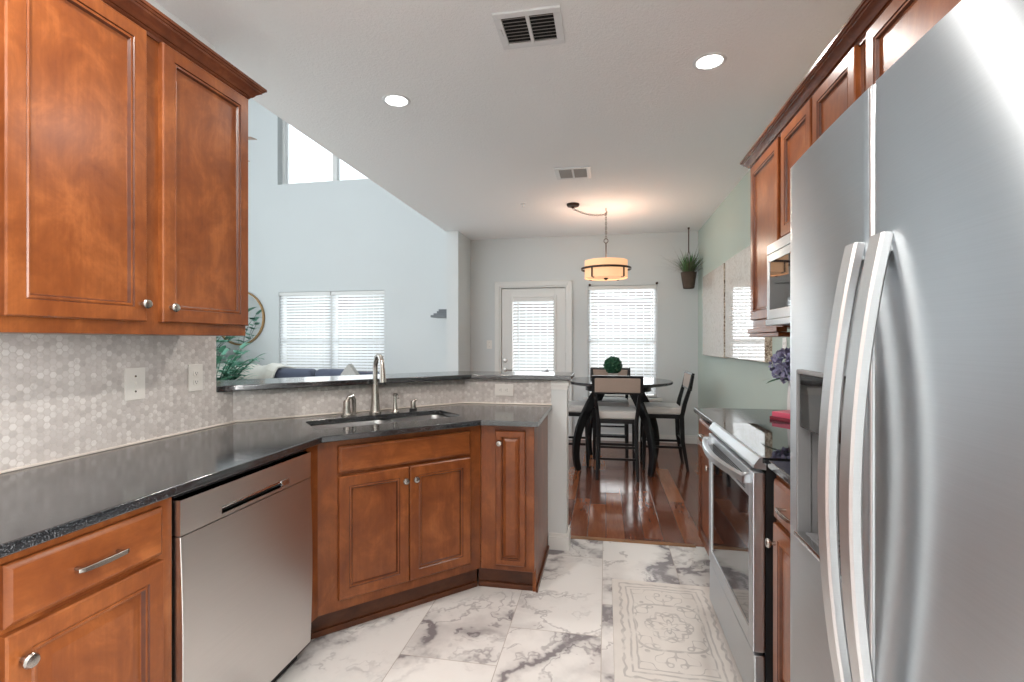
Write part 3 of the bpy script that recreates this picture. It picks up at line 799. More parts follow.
# ------------------------------------------------------------------ worktops, bar ledge
dn = Vector((1, -1)).normalized(); da = Vector((1, 1)).normalized()
def diag(a, n): v = da * a + dn * n; return (v.x, v.y)     # a along, n towards the room
SA, SN0, SN1 = (0.565, 1.325), -2.715, -2.415              # sink opening (a = (x+y)/sqrt2, n = (x-y)/sqrt2)
hole = []
rc = .045
for (a, n, sa, sn) in ((SA[0], SN0, 1, 1), (SA[1], SN0, -1, 1), (SA[1], SN1, -1, -1), (SA[0], SN1, 1, -1)):
    cs = []
    for k in range(5):
        t = k / 4 * pi / 2; cs.append((a + sa * rc * (1 - sin(t)), n + sn * rc * (1 - cos(t))))
    if sa * sn > 0: cs = cs[::-1]
    hole += cs
hole = [diag(a, n) for a, n in hole]
zc0, zc1 = .892, .92
b = MB()
b.prism([(XL + .010, -.65), (-1.196, -.65), (-1.196, 1.955), (-0.636, 2.515), (-0.338, 2.515), (-0.338, 3.179), (-0.92, 3.179), (XL + .010, 2.212)], zc0, zc1, .004, [hole])
tag(b.build('worktop', M['granite']), 'black speckled granite worktop around the sink and dishwasher', 'worktop', 'granite worktops')
b = MB(); b.box(.532, XR - .002, 2.638, 3.24, zc0, zc1, .004, 3); tag(b.build('worktop', M['granite']), 'black granite worktop past the range with the flower vase', 'worktop', 'granite worktops')
b = MB(); b.box(.548, XR - .002, 1.462, 1.860, zc0, zc1, .004, 3); tag(b.build('worktop', M['granite']), 'small black granite worktop between range and refrigerator', 'worktop', 'granite worktops')
b = MB()
b.prism([(-1.838, 2.103), (-1.80, 2.18), (-0.875, 3.125), (-0.86, 3.145), (-0.215, 3.145), (-0.215, 3.50), (-1.04, 3.50), (-2.11, 2.43), (-2.11, 2.103)], 1.082, 1.112, .005)
tag(b.build('bar_ledge', M['granite']), 'raised black granite bar ledge on the half-height wall', 'worktop')

# sink, double bowl
sk = empty('kitchen_sink', (*diag((SA[0] + SA[1]) / 2, (SN0 + SN1) / 2), zc0), pi / 4, 'undermounted stainless double-bowl sink set in black granite', 'sink')
hw, hd = (SA[1] - SA[0]) / 2, (SN1 - SN0) / 2
b = MB()
def bowl(x0, x1, y0, y1, dep):
    rr = []
    for (e, z) in ((0.012, -.001), (.0, -.001), (-.004, -.02), (-.012, -dep + .03), (-.035, -dep + .004), (-.06, -dep)):
        ring = []
        for (cx, cy, sx, sy) in ((x0, y0, 1, 1), (x1, y0, -1, 1), (x1, y1, -1, -1), (x0, y1, 1, -1)):
            r = .05; pts = []
            for k in range(5):
                t = k / 4 * pi / 2; pts.append((cx + sx * r * (1 - sin(t)), cy + sy * r * (1 - cos(t))))
            if sx * sy > 0: pts = pts[::-1]
            ring += pts
        mx, my = (x0 + x1) / 2, (y0 + y1) / 2; W2, H2 = (x1 - x0) / 2, (y1 - y0) / 2
        rr.append([(mx + (px - mx) * (W2 + e) / W2, my + (py - my) * (H2 + e) / H2, z) for px, py in ring])
    b.rings(rr, True, False, True)
bowl(-hw + .005, .035, -hd + .005, hd - .005, .20); bowl(.06, hw - .005, -hd + .005, hd - .005, .17)
b.build('basin', M['sink'], sk, recalc=False)
b = MB(); b.box(.036, .059, -hd, hd, -.02, -.002, .004); b.build('divider', M['sink'], sk)
for x, dep in ((-.17, .199), (.21, .169)):
    b = MB(); b.lathe([(.042, 0), (.040, .003), (.030, .002), (.010, .004)], 0, 0, 20); b.build('drain', M['chrome'], sk, loc=(x, 0, -dep))

# faucet and the three pieces beside it
def on_counter(a, n): return (*diag(a, n), zc1)
fa = empty('faucet', on_counter(0.96, -2.779), radians(46), 'tall brushed nickel pull-down faucet behind the sink', 'faucet')
b = MB(); b.lathe([(.033, 0), (.033, .008), (.028, .014), (.024, .06), (.020, .12), (.0185, .165), (.0145, .168)]); b.build('base', M['nickel'], fa)
pts = [(0, 0, .16), (0, 0, .25)]
for k in range(1, 13):
    t = pi * k / 12 * .97; pts.append((0, -.055 + .055 * cos(t), .25 + .078 * sin(t)))
b = MB(); b.tube(pts, .0135, 14); b.build('spout', M['nickel'], fa)
b = MB(); x_, y_, z_ = pts[-1]
b.tube([(0, y_, z_ + .004), (0, y_ - .004, z_ - .03), (0, y_ - .008, z_ - .075)], [.0145, .017, .019], 14); b.build('spray_head', M['nickel'], fa)
b = MB(); b.tube([(0, y_ - .008, z_ - .075), (0, y_ - .0085, z_ - .087)], .0175, 14); b.build('nozzle', M['black'], fa)
h_ = empty('side_tap', on_counter(0.80, -2.78), radians(60), 'bent nickel side tap on the dishwasher side of the tall faucet', 'tap', 'nickel fittings behind the sink')
b = MB(); b.lathe([(.030, 0), (.030, .006), (.022, .014), (.018, .05), (.019, .075), (.012, .086)]); b.build('base', M['nickel'], h_)
b = MB(); b.tube([(0, 0, .075), (.012, -.002, .10), (.032, -.004, .104), (.042, -.004, .085), (.044, -.004, .03), (.046, -.004, .004)], [.011, .012, .013, .013, .011, .012], 10); b.build('lever', M['nickel'], h_)
sp_ = empty('soap_dispenser', on_counter(1.075, -2.773), radians(38), 'slim nickel soap dispenser with short bent spout', 'soap dispenser', 'nickel fittings behind the sink')
b = MB(); b.lathe([(.023, 0), (.022, .006), (.014, .016), (.010, .06), (.010, .092), (.014, .094), (.014, .104), (.006, .108)]); b.build('bottle_neck', M['nickel'], sp_)
b = MB(); b.tube([(0, 0, .098), (0, -.03, .104), (0, -.065, .094), (0, -.07, .086)], [.008, .008, .007, .006], 10); b.build('spout', M['nickel'], sp_)
ag = empty('air_gap', on_counter(1.185, -2.768), radians(40), 'short nickel sprayer stub with a black collar beside the worktop corner', 'air gap', 'nickel fittings behind the sink')
b = MB(); b.lathe([(.022, 0), (.022, .012), (.018, .014)]); b.build('collar', M['black'], ag)
b = MB(); b.lathe([(.016, .012), (.016, .05), (.012, .058), (.006, .06)]); b.tube([(.0, .0, .04), (.014, -.004, .064), (.022, -.008, .060)], .008, 8); b.build('cap', M['nickel'], ag)

# ------------------------------------------------------------------ wall plates
def plate(loc, rz, w, h, kind, label, name, cat, group='white wall plates'):
    r = empty(name, loc, rz, label, cat, group)
    b = MB(); b.box(-w / 2, w / 2, -.006, 0, -h / 2, h / 2, .003); b.build('cover_plate', M['plate'], r)
    b = MB()
    if kind == 'switch':
        b.box(-.005, .005, -.016, -.006, -.004, .012, .002); b.build('toggle', M['plate'], r)
        for z in (-.03, .03):
            b = MB(); b.lathe([(.004, .0), (.004, .008), (.003, .0085)], 0, 0, 10, 'y'); b.build('screw', M['nickel'], r, loc=(0, 0, z))
    else:
        for z in (-.02, .02):
            bb = MB(); n = 20
            ring = lambda y, s_: [(.0165 * s_ * cos(2 * pi * i / n), y, max(-.0125, min(.0125, .0175 * sin(2 * pi * i / n))) * s_) for i in range(n)]
            bb.rings([ring(-.006, 1), ring(-.0085, 1), ring(-.009, .94)])
            f = bb.build('socket_face', M['plate'], r); f.location = (0, 0, z) if kind == 'v' else (z, 0, 0)
            if kind == 'h': f.rotation_euler = (0, pi / 2, 0)
            bb = MB()
            for x, hh in ((-.006, .004), (.006, .0032)): bb.box(x - .0009, x + .0009, -.0094, -.0088, -hh + .002, hh + .002)
            bb.box(-.002, .002, -.0094, -.0088, -.0085, -.005); bb.build('slots', M['dark'], f, smooth=False)
    return r


plate((XL + o_, 1.675, 1.16), pi / 2, .088, .127, 'switch', 'white switch plate on the mosaic under the wall cabinet', 'switch_plate', 'switch')
plate((XL + o_, 1.973, 1.163), pi / 2, .080, .122, 'v', 'white upright outlet plate on the mosaic by the bar ledge end', 'outlet', 'outlet')
plate((-0.65, 3.19 - o_, 1.012), 0, .122, .076, 'h', 'white sideways outlet plate on the mosaic below the bar ledge', 'outlet', 'outlet')
plate((XR, 3.60, 1.293), -pi / 2, .075, .118, 'v', 'white outlet plate on the sage wall above the purple flowers', 'outlet', 'outlet')
plate((-1.60, YF, 1.28), 0, .075, .118, 'switch', 'white light switch on the far wall beside the glazed door', 'switch_plate', 'switch')

# ------------------------------------------------------------------ dishwasher
DW = empty('dishwasher', (-1.24, 1.248, 0), pi / 2, 'stainless steel dishwasher with pocket handle under black worktop', 'dishwasher')
wd = .652
def slab_hole(b, x0, x1, z0, z1, h, y0, y1):
    """front plate y0..y1 with a rectangular hole h=(xa,xb,za,zb)"""
    X = [x0, h[0], h[1], x1]; Z = [z0, h[2], h[3], z1]
    for i in range(3):
        for j in range(3):
            if i == 1 and j == 1: continue
            b.quad([(X[i], y0, Z[j]), (X[i + 1], y0, Z[j]), (X[i + 1], y0, Z[j + 1]), (X[i], y0, Z[j + 1])])
    for (xa, za), (xb, zb) in (((x0, z0), (x1, z0)), ((x1, z0), (x1, z1)), ((x1, z1), (x0, z1)), ((x0, z1), (x0, z0)),
                               ((h[0], h[2]), (h[1], h[2])), ((h[1], h[2]), (h[1], h[3])), ((h[1], h[3]), (h[0], h[3])), ((h[0], h[3]), (h[0], h[2]))):
        b.quad([(xa, y0, za), (xb, y0, zb), (xb, y1, zb), (xa, y1, za)])
    bmesh.ops.remove_doubles(b.b, verts=b.b.verts[:], dist=1e-6)
b = MB(); b.box(.004, wd - .004, .022, .58, .09, .868); b.build('tub', M['dark'], DW, smooth=False)
b = MB(); b.box(0, wd, -.004, .05, .872, .888); b.build('mounting_strip', M['black'], DW, smooth=False)
y0 = -.026; z0, zs, z1 = .075, .762, .866; pa, pb = .16, .51
nz = 14; prof = []
for k in range(nz + 1):
    t = k / nz; prof.append((z0 + (zs - .003 - z0) * t, y0 - .009 * sin(pi * t)))
b = MB(); b.rings([[(0, .02, z), (0, y + .0015, z), (.0015, y, z), (wd - .0015, y, z), (wd, y + .0015, z), (wd, .02, z)] for z, y in prof])
b.build('door', M['steel_dw'], DW, ang=40)
b = MB(); slab_hole(b, 0, wd, zs, z1, (pa, pb, zs + .012, zs + .036), y0, .02); b.build('control_panel', M['steel_dw'], DW, smooth=False)
b = MB(); b.box(pa, pb, -.006, .004, zs + .012, zs + .036); b.build('handle_pocket', M['black'], DW, smooth=False)
b = MB(); b.box(pa, pb, y0 + .002, -.008, zs + .027, zs + .036, .002); b.box(pb - .05, pb, y0 - .002, -.008, zs + .012, zs + .036, .003); b.build('handle', M['chrome'], DW)
b = MB(); b.box(.01, wd - .01, .03, .05, 0, .09); b.build('kick_plate', M['black'], DW, smooth=False)

# ------------------------------------------------------------------ refrigerator (side by side)
FR = empty('refrigerator', (.469, 1.412, 0), -pi / 2, 'large stainless side-by-side refrigerator with ice and water dispenser', 'refrigerator')
wf, hf, split = .915, 1.78, .437
b = MB(); b.box(.004, wf - .004, .090, .69, .03, hf - .012, .004); b.build('cabinet_body', plain('grey_fridge_side', (.20, .20, .205), .4, .3), FR)
b = MB(); b.box(.02, wf - .02, .03, .05, 0, .06); b.build('kick_grille', M['black'], FR)


def fridge_door(x0, x1, name, hole=None, bulge=.014):
    z0, z1 = .065, hf; r = .009; n = 22
    xs = [x0 + r * (1 - cos(k / 4 * pi / 2)) for k in range(5)] + [x0 + r + (x1 - x0 - 2 * r) * k / n for k in range(1, n)] + [x1 - r * (1 - cos((4 - k) / 4 * pi / 2)) for k in range(5)]
    zs = [z0, z0 + .004, z1 - .004, z1]
    if hole:
        xs = sorted([x for x in xs if all(abs(x - h) > .006 for h in hole[:2])] + list(hole[:2])); zs = sorted(zs + list(hole[2:]))
    def yf(x):
        t = (x - wf / 2) / (wf / 2); e = min(x - x0, x1 - x)
        y = -bulge * (1 - t * t)
        if e < r: y += r - sqrt(max(0, r * r - (r - e) ** 2))
        return y
    b = MB(); bm = b.b; V = {}
    def vert(i, j):
        if (i, j) not in V:
            ins = .004 if j in (0, len(zs) - 1) else 0
            V[i, j] = bm.verts.new((xs[i], yf(xs[i]) + ins, zs[j]))
        return V[i, j]
    for i in range(len(xs) - 1):
        for j in range(len(zs) - 1):
            if hole and hole[0] - 1e-6 <= xs[i] < hole[1] - 1e-6 and hole[2] - 1e-6 <= zs[j] < hole[3] - 1e-6: continue
            bm.faces.new((vert(i, j), vert(i + 1, j), vert(i + 1, j + 1), vert(i, j + 1)))
    back = .086; nx, nzz = len(xs), len(zs)
    B = {}
    def bv(i, j):
        if (i, j) not in B: B[i, j] = bm.verts.new((xs[i], back, zs[j]))
        return B[i, j]
    for i in range(nx - 1):
        bm.faces.new((vert(i, 0), bv(i, 0), bv(i + 1, 0), vert(i + 1, 0))); bm.faces.new((vert(i, nzz - 1), vert(i + 1, nzz - 1), bv(i + 1, nzz - 1), bv(i, nzz - 1)))
    for j in range(nzz - 1):
        bm.faces.new((vert(0, j), vert(0, j + 1), bv(0, j + 1), bv(0, j))); bm.faces.new((vert(nx - 1, j), bv(nx - 1, j), bv(nx - 1, j + 1), vert(nx - 1, j + 1)))
    d = b.build(name, M['steel'], FR, ang=30, recalc=not hole)
    return d, yf


HO = (.103, .345, .862, 1.262)
d1, yf1 = fridge_door(0, split, 'freezer_door', HO)
d2, yf2 = fridge_door(split + .009, wf, 'fridge_door')
b = MB(); b.box(split - .010, split + .016, .084, .090, .065, hf - .004); b.build('door_gasket', M['black'], FR, smooth=False)
# dispenser
b = MB(); ym = -.020
fr_ = .010
b.box(HO[0], HO[0] + fr_, ym, .012, HO[2], HO[3], .003); b.box(HO[1] - fr_, HO[1], ym, .012, HO[2], HO[3], .003); b.box(HO[0], HO[1], ym, .012, HO[3] - fr_, HO[3], .003)
dsp = b.build('dispenser_frame', M['grey'], d1)
b = MB(); b.box(HO[0] + fr_, HO[1] - fr_, -.016, .012, 1.125, HO[3] - fr_, .004); b.build('display_panel', M['blackgl'], d1)
b = MB(); x0, x1, za, zb = HO[0] + fr_, HO[1] - fr_, HO[2] + .012, 1.125
yr = .0122
b.quad([(x0, .075, za), (x1, .075, za), (x1, .075, zb), (x0, .075, zb)]); b.quad([(x0, yr, za), (x0, .075, za), (x0, .075, zb), (x0, yr, zb)]); b.quad([(x1, .075, za), (x1, yr, za), (x1, yr, zb), (x1, .075, zb)])
b.quad([(x0, -.012, za), (x1, -.012, za), (x1, .075, za), (x0, .075, za)]); b.quad([(x0, .075, zb), (x1, .075, zb), (x1, -.012, zb), (x0, -.012, zb)])
b.build('dispenser_recess', M['grey'], d1, smooth=False, recalc=False)
b = MB(); b.box(HO[0], HO[1], -.026, .0, HO[2], HO[2] + .014, .004); b.build('dispenser_ledge', M['chrome'], d1)
b = MB(); b.box(x0 + .01, x1 - .01, -.006, .07, za, za + .004, .001)
b.build('drip_tray', M['grey'], d1)
b = MB()
for k in range(5): b.box(x0 + .05 + k * .03, x0 + .058 + k * .03, .005, .06, za + .0035, za + .0048)
b.build('drip_slots', M['dark'], d1, smooth=False)
b = MB(); b.box(.20, .25, .045, .062, 1.0, 1.11, .006); b.build('paddle', M['grey'], d1)
# bowed handles
for d, xc, yf in ((d1, split - .042, yf1), (d2, split + .048, yf2)):
    pts, fl = [], []
    zt, zb_ = 1.505, .60
    for k in range(25):
        t = k / 24; z = zb_ + (zt - zb_) * t
        s_ = 1 - (2 * t - 1) ** 2
        pts.append((xc, yf(xc) - .006 - .047 * s_, z)); fl.append((.0215, .010))
    b = MB(); b.tube(pts, 0, flat=fl, up=(1, 0, 0))
    for z in (zb_ + .01, zt - .012):
        b.box(xc - .018, xc + .018, yf(xc) - .014, yf(xc) + .003, z - .018, z + .016, .004)
    b.build('handle', M['steel_handle'], d)

# ------------------------------------------------------------------ range
RG = empty('range', (.545, 2.632, 0), -pi / 2, 'stainless slide-in electric range with black glass cooktop', 'range')
wr = .765
b = MB(); b.box(.004, wr - .004, .0, .615, .05, .90); b.build('body', M['black'], RG, smooth=False)
b = MB(); b.box(-.004, wr + .004, -.012, .622, .905, .925, .003); b.build('cooktop', M['blackgl'], RG)
b = MB()
rr = [[(x, y, z) for y, z in ((-.012, .926), (-.022, .924), (-.040, .898), (-.040, .888), (.0, .882), (.0, .905), (-.012, .905))] for x in (-.004, wr + .004)]
b.rings(rr); b.build('control_panel', M['steel'], RG, ang=20)
od = empty('oven_door', (0, 0, 0), 0, parent=RG)
b = MB(); y0, y1 = -.042, -.002; za, zb = .245, .872
b.box(.0, .055, y0, y1, za, zb, .004); b.box(wr - .055, wr, y0, y1, za, zb, .004); b.box(.055, wr - .055, y0, y1, za, za + .06, .004); b.box(.055, wr - .055, y0, y1, zb - .10, zb, .004)
b.build('door_frame', M['steel'], od)
b = MB(); b.box(.054, wr - .054, y0 + .006, y1 - .004, za + .058, zb - .098); b.build('window', M['blackgl'], od, smooth=False)
b = MB()
for k in range(7): b.box(.10, wr - .10, y0 - .0006, y0 + .004, zb - .036 - k * .008, zb - .032 - k * .008)
b.build('vent_slots', M['dark'], od, smooth=False)
pts = []; fl = []
for k in range(21):
    t = k / 20; s_ = 1 - (2 * t - 1) ** 2
    pts.append((.025 + (wr - .05) * t, y0 - .018 - .046 * s_, zb - .030)); fl.append((.014, .012))
b = MB(); b.tube(pts, 0, flat=fl, up=(0, 0, 1))
for x in (.045, wr - .045): b.box(x - .016, x + .016, y0 - .03, y0 + .002, zb - .047, zb - .013, .005)
b.build('handle', M['steel'], od)
b = MB(); b.box(.0, wr, -.038, -.002, .045, .235, .006); b.build('storage_drawer', M['steel'], RG)
b = MB(); b.box(.03, wr - .03, .06, .08, 0, .05); b.build('kick_plate', M['black'], RG, smooth=False)

# microwave
MW = empty('microwave', (.775, 2.640, 1.405), -pi / 2, 'stainless over-the-range microwave below the short cabinet', 'microwave')
wm, hm = .77, .39
b = MB(); b.box(.002, wm - .002, .022, .392, .0, hm, .004); b.build('body', M['grey'], MW)
b = MB(); b.box(0, wm, 0, .022, hm - .045, hm, .003); b.build('vent_strip', M['steel'], MW)
b = MB(); dx = .575
b.box(0, .03, 0, .022, .03, hm - .048, .003); b.box(dx - .07, dx, 0, .022, .03, hm - .048, .003); b.box(.03, dx - .07, 0, .022, .03, .075, .003); b.box(.03, dx - .07, 0, .022, hm - .085, hm - .048, .003)
md = b.build('door', M['steel'], MW)
b = MB(); b.box(.029, dx - .069, .004, .02, .074, hm - .084); b.build('window', M['blackgl'], md, smooth=False)
b = MB(); b.tube([(dx - .035, 0, .06), (dx - .035, -.03, .075), (dx - .035, -.034, .18), (dx - .035, -.03, hm - .095), (dx - .035, 0, hm - .08)], .009, 8); b.build('handle', M['steel'], md)
b = MB(); b.box(dx + .003, wm, .001, .022, .03, hm - .048, .002); b.build('control_panel', M['blackgl'], MW)
b = MB(); b.box(0, wm, -.006, .022, 0, .028, .003); b.build('lower_grille', M['steel'], MW)

# ------------------------------------------------------------------ ceiling fixtures
def can(x, y, label):
    r = empty('recessed_light', (x, y, HK), 0, label, 'ceiling light', 'recessed kitchen lights')
    b = MB(); b.lathe([(.060, -.001), (.066, -.006), (.078, -.005), (.082, -.001)], cap0=False, cap1=False, seg=32); b.build('trim_ring', M['ventw'], r)
    b = MB(); b.lathe([(.060, -.003), (.040, -.0055), (.01, -.006)], seg=32); b.build('diffuser', M['lampglow'], r)
can(-1.216, 2.774, 'round recessed ceiling light nearer the open ceiling edge'); can(.517, 2.68, 'round recessed ceiling light nearer the refrigerator')


def vent(x0, x1, y0, y1, label, damper, f=1):
    r = empty('ceiling_vent', ((x0 + x1) / 2, (y0 + y1) / 2, HK), 0, label, 'air vent', 'ceiling air vents')
    w, d = (x1 - x0) / 2, (y1 - y0) / 2; t = .034
    b = MB()
    for q in ((-w, w, -d, -d + t), (-w, w, d - t, d), (-w, -w + t, -d + t, d - t), (w - t, w, -d + t, d - t), (-.008, .008, -d + t, d - t)): b.box(*q, -.010, 0, .002)
    b.build('frame', M['ventw'], r)
    b = MB(); b.box(-w + t, w - t, -d + t, d - t, -.0015, -.0005); b.build('backing', M['dark'], r, smooth=False)
    b = MB(); n = 8
    for k in range(n):
        y = -d + t + (2 * d - 2 * t) * (k + .5) / n
        for xa, xb in ((-w + t, -.008), (.008, w - t)):
            b.quad([(xa, y - .009 * f, -.0098), (xb, y - .009 * f, -.0098), (xb, y + .007 * f, -.003), (xa, y + .007 * f, -.003)])
    b.build('louvers', plain('grey_louver', srgb(176, 172, 168), .5), r, recalc=False)
    if damper:
        b = MB(); b.box(-w + .008, -w + .022, -.03, .02, -.016, -.010, .002); b.build('damper_lever', M['ventw'], r)
vent(-.487, -.190, 2.112, 2.375, 'large white ceiling register with damper lever, nearest the camera', True)
vent(-.42, -.125, 4.10, 4.38, 'white ceiling register seen far back, near the pendant canopy', False, -1)
b = MB(); b.lathe([(.030, -.001), (.030, -.006), (.022, -.010), (.008, -.012), (.008, -.03), (.018, -.032), (.016, -.035)], seg=16)
tag(b.build('sprinkler_head', M['ventw'], loc=(-.845, 5.11, HK)), 'tiny white sprinkler head on the ceiling ahead of the far wall', 'sprinkler')

# pendant lamp: canopy at the side, swagged chain, drum shade with bronze ring
PX, PY = 0.0, 5.43
PL = empty('pendant_lamp', (PX, PY, HK), 0, 'swagged drum pendant with glowing cream shade and bronze ring', 'pendant lamp')
CXp, CYp = -.336 - PX, 5.21 - PY
b = MB(); b.lathe([(.066, -.001), (.066, -.012), (.058, -.026), (.02, -.032), (.012, -.045)], CXp, CYp, 24); b.build('canopy', M['bronze'], PL)


def chain(b, pts, link=.030, r=.0028):
    # resample and lay alternating oval links
    P = [Vector(p) for p in pts]; ds = [0]
    for a, c in zip(P, P[1:]): ds.append(ds[-1] + (c - a).length)
    n = int(ds[-1] / (link * .78)); out = []
    for k in range(n + 1):
        t = ds[-1] * k / n; i = max(j for j in range(len(ds)) if ds[j] <= t + 1e-9); i = min(i, len(P) - 2)
        out.append(P[i].lerp(P[i + 1], (t - ds[i]) / max(1e-9, ds[i + 1] - ds[i])))
    for k, (a, c) in enumerate(zip(out, out[1:])):
        t = (c - a).normalized(); u = Vector((0, 0, 1)) if abs(t.z) < .9 else Vector((1, 0, 0)); u = (u - t * u.dot(t)).normalized()
        if k % 2: u = t.cross(u)
        m = (a + c) / 2; ring = [m + t * (link / 2) * cos(2 * pi * q / 10) + u * (link * .30) * sin(2 * pi * q / 10) for q in range(10)]
        n2 = t.cross(u); rr = []
        for q in range(10):
            cpt = ring[q]; rad = (cpt - m).normalized()
            rr.append([cpt + rad * r, cpt + n2 * r, cpt - rad * r, cpt - n2 * r])
        vs = [[b.b.verts.new(p) for p in rg] for rg in rr]
        for q in range(10):
            A, B_ = vs[q], vs[(q + 1) % 10]
            for j in range(4): b.b.faces.new((A[j], A[(j + 1) % 4], B_[(j + 1) % 4], B_[j]))


b = MB(); sw = []
for k in range(13):
    t = k / 12; sw.append((CXp * (1 - t), CYp * (1 - t), -.05 - .02 * t - .035 * sin(pi * t) * (1 - .2 * t)))
chain(b, sw); chain(b, [(0, 0, -.05), (0, 0, -.33)]); b.build('chain', M['bronze'], PL)
b = MB(); b.tube([(0, 0, -.001), (0, 0, -.03), (.012, 0, -.045), (.008, 0, -.058), (-.004, 0, -.055)], .004, 8); b.build('ceiling_hook', M['bronze'], PL)
b = MB()
ring = [(.022 * cos(a), 0, -.352 + .022 * sin(a)) for a in [2 * pi * k / 16 for k in range(17)]]
b.tube(ring, .004, 6); b.tube([(0, 0, -.374), (0, 0, -.56)], .006, 8); b.build('stem', M['bronze'], PL)
Rs = .225; zt, zb_ = -.565, -.752
b = MB(); b.lathe([(Rs, zb_), (Rs, zt)], seg=48, cap0=False, cap1=False); b.lathe([(Rs - .004, zt), (Rs - .004, zb_)], seg=48, cap0=False, cap1=False); b.build('lamp_shade', M['shade'], PL, recalc=False)
b = MB(); b.lathe([(Rs - .008, zb_ + .012), (.05, zb_ + .006), (.004, zb_ + .004)], seg=40, cap0=False); sd = b.build('shade_diffuser', M['shade'], PL, recalc=False)
b = MB(); rg = [((Rs + .035) * cos(a), (Rs + .035) * sin(a), -.652) for a in [2 * pi * k / 48 for k in range(49)]]
b.tube(rg, 0, flat=(.011, .005), up=(0, 0, 1))
for k in range(4):
    a = pi / 4 * 1.15 + k * pi / 2; b.tube([(Rs * cos(a) * 1.03, Rs * sin(a) * 1.03, -.645), (Rs * cos(a) * 1.03, Rs * sin(a) * 1.03, zb_ + .005), (Rs * .9 * cos(a), Rs * .9 * sin(a), zb_ - .004)], 0, flat=(.010, .004), up=(sin(a), -cos(a), 0))
b.lathe([(.025, zb_ + .004), (.02, zb_ - .010), (.005, zb_ - .018)], seg=16)
b.build('ring_frame', M['bronze'], PL)
b = MB(); b.ball((0, 0, -.635), .03, 12, 8); b.tube([(0, 0, -.56), (0, 0, -.61)], .016, 8); b.build('bulb', M['lampglow'], PL)
pl = bpy.data.lights.new('pendant_bulb', 'POINT'); pl.energy = 5.0; pl.color = (1, .86, .70); pl.shadow_soft_size = .04
po = bpy.data.objects.new('pendant_bulb', pl); po.location = (PX, PY, HK - .50); C.objects.link(po)

# ------------------------------------------------------------------ dining set
TX, TY = 0.125, 5.50
T = empty('dining_table', (TX, TY, 0), 0, 'round black counter-height dining table with four curved legs', 'table')
b = MB(); b.lathe([(.50, .870), (.552, .876), (.567, .886), (.570, .900), (.564, .908), (.30, .910), (.002, .910)], seg=64); b.build('table_top', M['tabletop'], T)
b = MB(); b.lathe([(.33, .80), (.345, .803), (.345, .870), (.33, .872)], seg=48); b.build('apron', M['blackw'], T)
for k in range(4):
    a = radians(225 + 90 * k - 8); pts, fl = [], []
    for j in range(15):
        t = j / 14; z = .862 * (1 - t); r = .20 + .35 * sin(t * pi * .62) ** 0.9 * (1.0) - .02 * t * t
        pts.append((r * cos(a), r * sin(a), z)); wv = .052 - .022 * t; fl.append((.024 - .004 * t, wv))
    fl[0] = (.024, .06)
    b = MB(); b.tube(pts, 0, flat=fl, up=(-sin(a), cos(a), 0)); b.build('leg', M['blackw'], T)


def make_chair(loc, rz, label):
    """faces +y; origin on the floor under the seat centre"""
    c = empty('dining_chair', loc, rz, label, 'chair', 'chairs around the round table')
    b = MB(); b.box(-.20, .20, -.19, .20, .575, .655, .022, 3)
    for v in b.b.verts:
        if v.co.z > .64: v.co.z += .010 * (1 - (v.co.x / .2) ** 2) * (1 - (v.co.y / .2) ** 2)
    b.build('seat', M['seatf'], c)
    b = MB(); b.box(-.195, .195, -.185, .195, .535, .578, .004); b.build('seat_frame', M['blackw'], c)
    for s_ in (-1, 1):
        b = MB(); b.tube([(s_ * .175, .175, .575), (s_ * .178, .185, .3), (s_ * .18, .19, 0)], 0, flat=[(.020, .020), (.019, .019), (.015, .015)], up=(0, 1, 0)); b.build('leg', M['blackw'], c)
        b = MB(); b.tube([(s_ * .215, -.285, .985), (s_ * .212, -.262, .86), (s_ * .195, -.215, .70), (s_ * .18, -.185, .56), (s_ * .182, -.195, .30), (s_ * .19, -.245, 0)], 0,
                         flat=[(.015, .014), (.018, .015), (.021, .017), (.024, .018), (.021, .017), (.015, .014)], up=(0, 1, 0)); b.build('leg', M['blackw'], c)
    b = MB()
    for x0, x1, z0, z1 in ((-.238, .238, .982, 1.004), (-.238, .238, .825, .843), (-.238, -.212, .843, .982), (.212, .238, .843, .982)):
        b.box(x0, x1, -.014, .014, z0, z1, .004)
    Mx = Matrix.Translation((0, -.275, .91)) @ Matrix.Rotation(radians(9), 4, 'X') @ Matrix.Translation((0, 0, -.91))
    o = b.build('back_frame', M['blackw'], c); o.data.transform(Mx)
    b = MB(); b.box(-.213, .213, -.017, .017, .842, .983, .010, 3); o = b.build('backrest', M['taupe'], c); o.data.transform(Mx)
    for z, yf_ in ((.20, -.217), (.31, -.20)):
        b = MB(); b.tube([(-.182, yf_, z), (.182, yf_, z)], 0, flat=(.011, .008), up=(0, 0, 1)); b.build('stretcher', M['blackw'], c)
    b = MB(); b.tube([(-.178, .187, .26), (.178, .187, .26)], 0, flat=(.013, .009), up=(0, 0, 1)); b.build('stretcher', M['blackw'], c)
    for s_ in (-1, 1):
        b = MB(); b.tube([(s_ * .181, -.207, .24), (s_ * .179, .187, .24)], 0, flat=(.012, .008), up=(0, 0, 1)); b.build('stretcher', M['blackw'], c)
    return c


chair0 = make_chair((.105, 5.095, 0), 0, 'black dining chair with its taupe back to the kitchen, nearest the tile')
for loc, rz, lab in (((.575, 5.52, 0), pi / 2, 'black dining chair under the sage wall, seen from the side'),
                     ((-.38, 5.50, 0), -pi / 2, 'black dining chair half hidden by the bar wall end'),
                     ((.05, 5.90, 0), pi, 'black dining chair between table and dining window')):
    c = copy_tree(chair0); c.location = loc; c.rotation_euler = (0, 0, rz); c['label'] = lab

